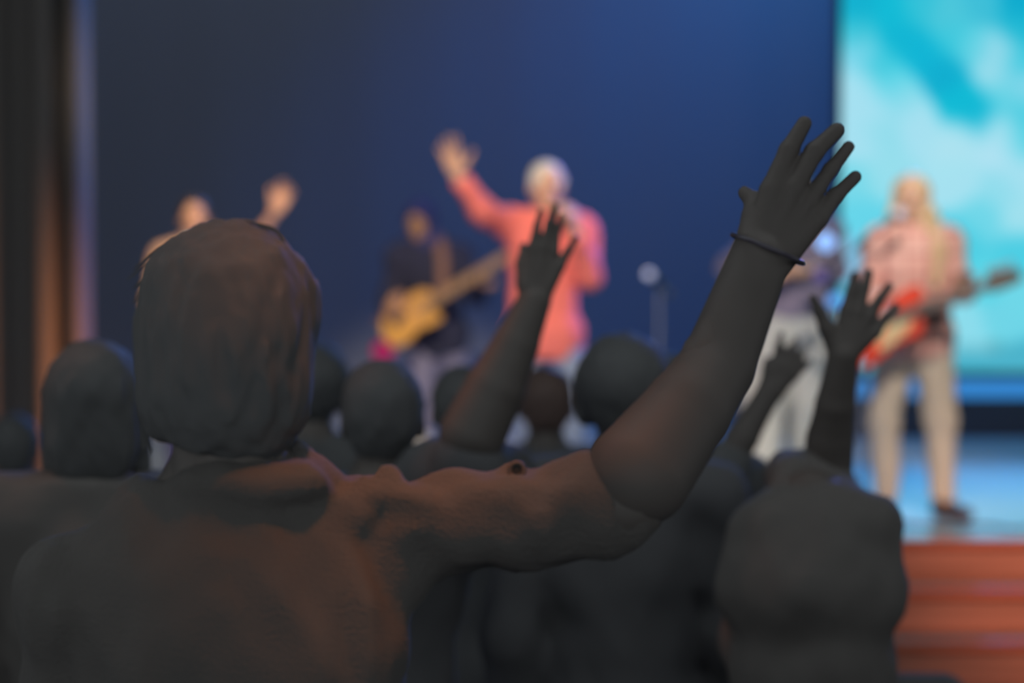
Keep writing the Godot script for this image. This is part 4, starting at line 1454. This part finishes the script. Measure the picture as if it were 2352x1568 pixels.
	tube(acc, ring_points(P(1187, 1079, d - 0.021) - j.feet, Vector3(0, 0.25, 1).normalized(), 0.0075, 22), [0.0026], 8, true)
	put("eyelet", acc.mesh(), mat("brass", lin(0.12, 0.09, 0.075), 0.6, 0.2), p)
	acc = Acc.new()
	lathe(acc, P(1187, 1079, d - 0.0205) - j.feet, Vector3(0, 0.25, 1), [[0.0075, -0.004], [0.0075, 0.0], [0.0, 0.0005]], 18)
	put("eyelet_shade_disc", acc.mesh(), mat("hole_shade", lin(0.03, 0.03, 0.03), 0.9), p)  # dark disc stands for the shade inside the ring
	acc = Acc.new()
	var wa := (P(1770, 530, W) - P(1700, 700, W)).normalized()
	tube(acc, ring_points(P(1764, 572, W) - j.feet, wa, 0.0405, 30), [0.0026], 8, true)
	put("bracelet", acc.mesh(), mat("violet_bracelet", lin(0.085, 0.075, 0.10), 0.3), p)

	# head at the left in a tan jacket
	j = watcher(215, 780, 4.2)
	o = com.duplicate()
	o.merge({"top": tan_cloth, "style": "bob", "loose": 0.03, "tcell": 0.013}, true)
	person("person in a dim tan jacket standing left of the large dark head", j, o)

	# small raised hand before the salmon coat
	d = 4.8
	j = watcher(878, 825, d)
	j.er = P(1062, 1050, d - 0.22)
	j.wr = P(1226, 694, d - 0.20)
	hr = []
	var hd := d - 0.20
	hr.append_array(px_chain([[1085, 1000], [1138, 893], [1185, 791], [1226, 694]], d - 0.22, hd, [0.064, 0.057, 0.044, 0.033]))
	hr.append_array(px_chain([[1212, 690], [1225, 570], [1234, 520], [1243, 486]], hd, hd, [0.019, 0.0120, 0.0074, 0.0062]))
	hr.append_array(px_chain([[1222, 690], [1250, 566], [1263, 512], [1276, 472]], hd, hd, [0.019, 0.0115, 0.0080, 0.0066]))
	hr.append_array(px_chain([[1232, 690], [1271, 575], [1282, 522], [1291, 492]], hd, hd + 0.01, [0.019, 0.0110, 0.0068, 0.0056]))
	hr.append_array(px_chain([[1242, 688], [1284, 612], [1306, 574], [1324, 546]], hd, hd, [0.018, 0.0118, 0.0072, 0.0058]))
	hr.append_array(px_chain([[1208, 655], [1202, 605], [1203, 565]], hd, hd + 0.02, [0.019, 0.014, 0.0078]))
	o = com.duplicate()
	o.merge({"hands": {"r": hr}, "fcell": 0.0032, "fk": 0.005, "sleeve_r": 0.0, "style": "short", "top": coat2, "top_more": [[0, P(985, 1090, d - 0.05), P(1090, 1075, d - 0.2), 0.07, 0.062], [0, P(1090, 1075, d - 0.2), P(1160, 1090, d - 0.1), 0.06, 0.06]]}, true)
	person("person raising a hand in front of the salmon coat, wide fingers apart", j, o)

	# heads between
	o = com.duplicate()
	o.merge({"style": "full"}, true)
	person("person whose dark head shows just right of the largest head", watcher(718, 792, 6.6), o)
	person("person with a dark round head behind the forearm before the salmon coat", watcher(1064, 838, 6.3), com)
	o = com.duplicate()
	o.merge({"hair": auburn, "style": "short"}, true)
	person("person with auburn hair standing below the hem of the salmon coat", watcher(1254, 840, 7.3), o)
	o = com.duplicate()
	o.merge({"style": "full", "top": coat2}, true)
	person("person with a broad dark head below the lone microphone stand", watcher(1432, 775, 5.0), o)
	j = watcher(30, 948, 7.4)
	o = com.duplicate()
	o.merge({"style": "short"}, true)
	person("short person at the foot of the brown side curtain", j, o)

	# blurred hand over the grey trousers
	d = 5.9
	j = watcher(1545, 812, d)
	j.sr = P(1705, 1120, d)
	j.er = P(1652, 1100, d - 0.22)
	j.wr = P(1768, 898, d - 0.2)
	hd = d - 0.2
	hr = []
	hr.append_array(px_chain([[1652, 1100], [1706, 1003], [1768, 898]], d - 0.22, hd, [0.044, 0.038, 0.03]))
	hr.append_array(px_chain([[1760, 900], [1782, 838], [1788, 800], [1795, 768]], hd, hd, [0.022, 0.0145, 0.0098, 0.0082]))
	hr.append_array(px_chain([[1768, 900], [1799, 838], [1815, 806], [1829, 780]], hd, hd, [0.022, 0.0145, 0.0098, 0.0082]))
	hr.append_array(px_chain([[1774, 900], [1813, 846], [1832, 822], [1850, 800]], hd, hd, [0.022, 0.0140, 0.0095, 0.0080]))
	hr.append_array(px_chain([[1780, 900], [1822, 862], [1842, 844], [1860, 828]], hd, hd, [0.021, 0.0130, 0.0088, 0.0075]))
	hr.append_array(px_chain([[1765, 880], [1764, 850], [1762, 824]], hd, hd - 0.01, [0.02, 0.014, 0.0085]))
	o = com.duplicate()
	o.merge({"hands": {"r": hr}, "fcell": 0.005, "fk": 0.012, "sleeve_r": 0.35}, true)
	person("person holding a small open hand up before the grey trousers", j, o)

	# spread hand before the red guitar, bomber jacket, head bowed
	d = 4.5
	var f := ground(-d)
	j = joints(Vector3(P(1865, 1300, d).x, f, -d), 1.70, PI)
	j.neck = P(1862, 1160, d + 0.05)
	j.head = P(1850, 1225, d + 0.24)
	j.head_tilt = 1.15
	j.chest = P(1868, 1335, d)
	j.sr = P(1975, 1218, d)
	j.sl = P(1765, 1235, d)
	j.er = P(1905, 1140, d + 0.20)
	j.wr = P(1937, 815, d + 0.10)
	j.el = P(1725, 1480, d + 0.08)
	j.wl = P(1800, 1500, d + 0.26)
	hd = d + 0.10
	hr = []
	hr.append_array(px_chain([[1898, 1130], [1906, 1010], [1918, 930], [1937, 815]], d + 0.20, hd, [0.050, 0.046, 0.038, 0.029]))
	hr.append_array(px_chain([[1926, 815], [1946, 712], [1958, 665], [1965, 632]], hd, hd, [0.021, 0.0145, 0.0105, 0.0085]))
	hr.append_array(px_chain([[1935, 815], [1973, 714], [1987, 660], [1997, 626]], hd, hd, [0.021, 0.0145, 0.0100, 0.0082]))
	hr.append_array(px_chain([[1943, 815], [1995, 728], [2020, 688], [2043, 657]], hd, hd, [0.021, 0.0140, 0.0098, 0.0082]))
	hr.append_array(px_chain([[1948, 815], [2008, 762], [2034, 730], [2058, 704]], hd, hd, [0.020, 0.0130, 0.0088, 0.0075]))
	hr.append_array(px_chain([[1922, 800], [1899, 752], [1880, 712], [1868, 684]], hd, hd - 0.02, [0.021, 0.0165, 0.0115, 0.0090]))
	more = [[1, P(1868, 1345, d), Vector3(0.178, 0.12, 0.13)], [1, P(1868, 1520, d), Vector3(0.15, 0.10, 0.12)], [0, P(1812, 1080, d + 0.16), P(1895, 1085, d + 0.18), 0.042, 0.046], [0, P(1830, 1110, d + 0.10), P(1900, 1160, d + 0.1), 0.055, 0.06]]
	o = com.duplicate()
	o.merge({"hands": {"r": hr}, "fcell": 0.0038, "fk": 0.006, "sleeve_r": 0.0, "top": brown, "top_more": more, "loose": 0.012, "tcell": 0.012, "top_name": "jacket"}, true)
	person("person with bowed head reaching a spread hand toward the red guitar", j, o)

	chair()

func chair() -> void:
	var d := 5.15
	var f := ground(-d)
	var c := Vector3(P(1962, 1500, d).x, f, -d)
	var top := P(1962, 1542, d).y - f
	var t := thing("chair", "dark upholstered chair with a rounded back, empty among the standing crowd", "chair", c)
	var pad := mat("chair_cloth", lin(0.085, 0.085, 0.088), 0.95)
	var a := Acc.new()
	var poly := PackedVector2Array()
	for q in [[-1, -1], [1, -1], [1, 1], [-1, 1]]:
		for k in 6:
			var w: float = PI / 2.0 * k / 5.0 + [PI, PI * 1.5, 0.0, PI * 0.5][[[-1, -1], [1, -1], [1, 1], [-1, 1]].find(q)]
			poly.append(Vector2(q[0] * 0.185 + cos(w) * 0.06, top - 0.24 + q[1] * 0.18 + sin(w) * 0.06))
	slab(a, poly, 0.0, 0.055, 0.018)
	put("backrest", a.mesh(), pad, t)
	a = Acc.new()
	var sp := PackedVector2Array([Vector2(-0.235, -0.02), Vector2(0.235, -0.02), Vector2(0.225, 0.44), Vector2(-0.225, 0.44)])
	slab(a, sp, 0.42, 0.49, 0.022, Transform3D(Basis(Vector3.RIGHT, Vector3.FORWARD, Vector3.UP), Vector3.ZERO))
	put("seat", a.mesh(), pad, t)
	for s in [-1.0, 1.0]:
		a = Acc.new()
		tube(a, [Vector3(0.2 * s, 0.0, 0.05), Vector3(0.2 * s, 0.44, 0.03), Vector3(0.2 * s, top - 0.1, 0.02)], [0.013], 10)
		put("leg", a.mesh(), mats.black_metal, t)
		a = Acc.new()
		tube(a, [Vector3(0.2 * s, -0.02, -0.42), Vector3(0.2 * s, 0.43, -0.38)], [0.013], 10)
		put("leg", a.mesh(), mats.black_metal, t)
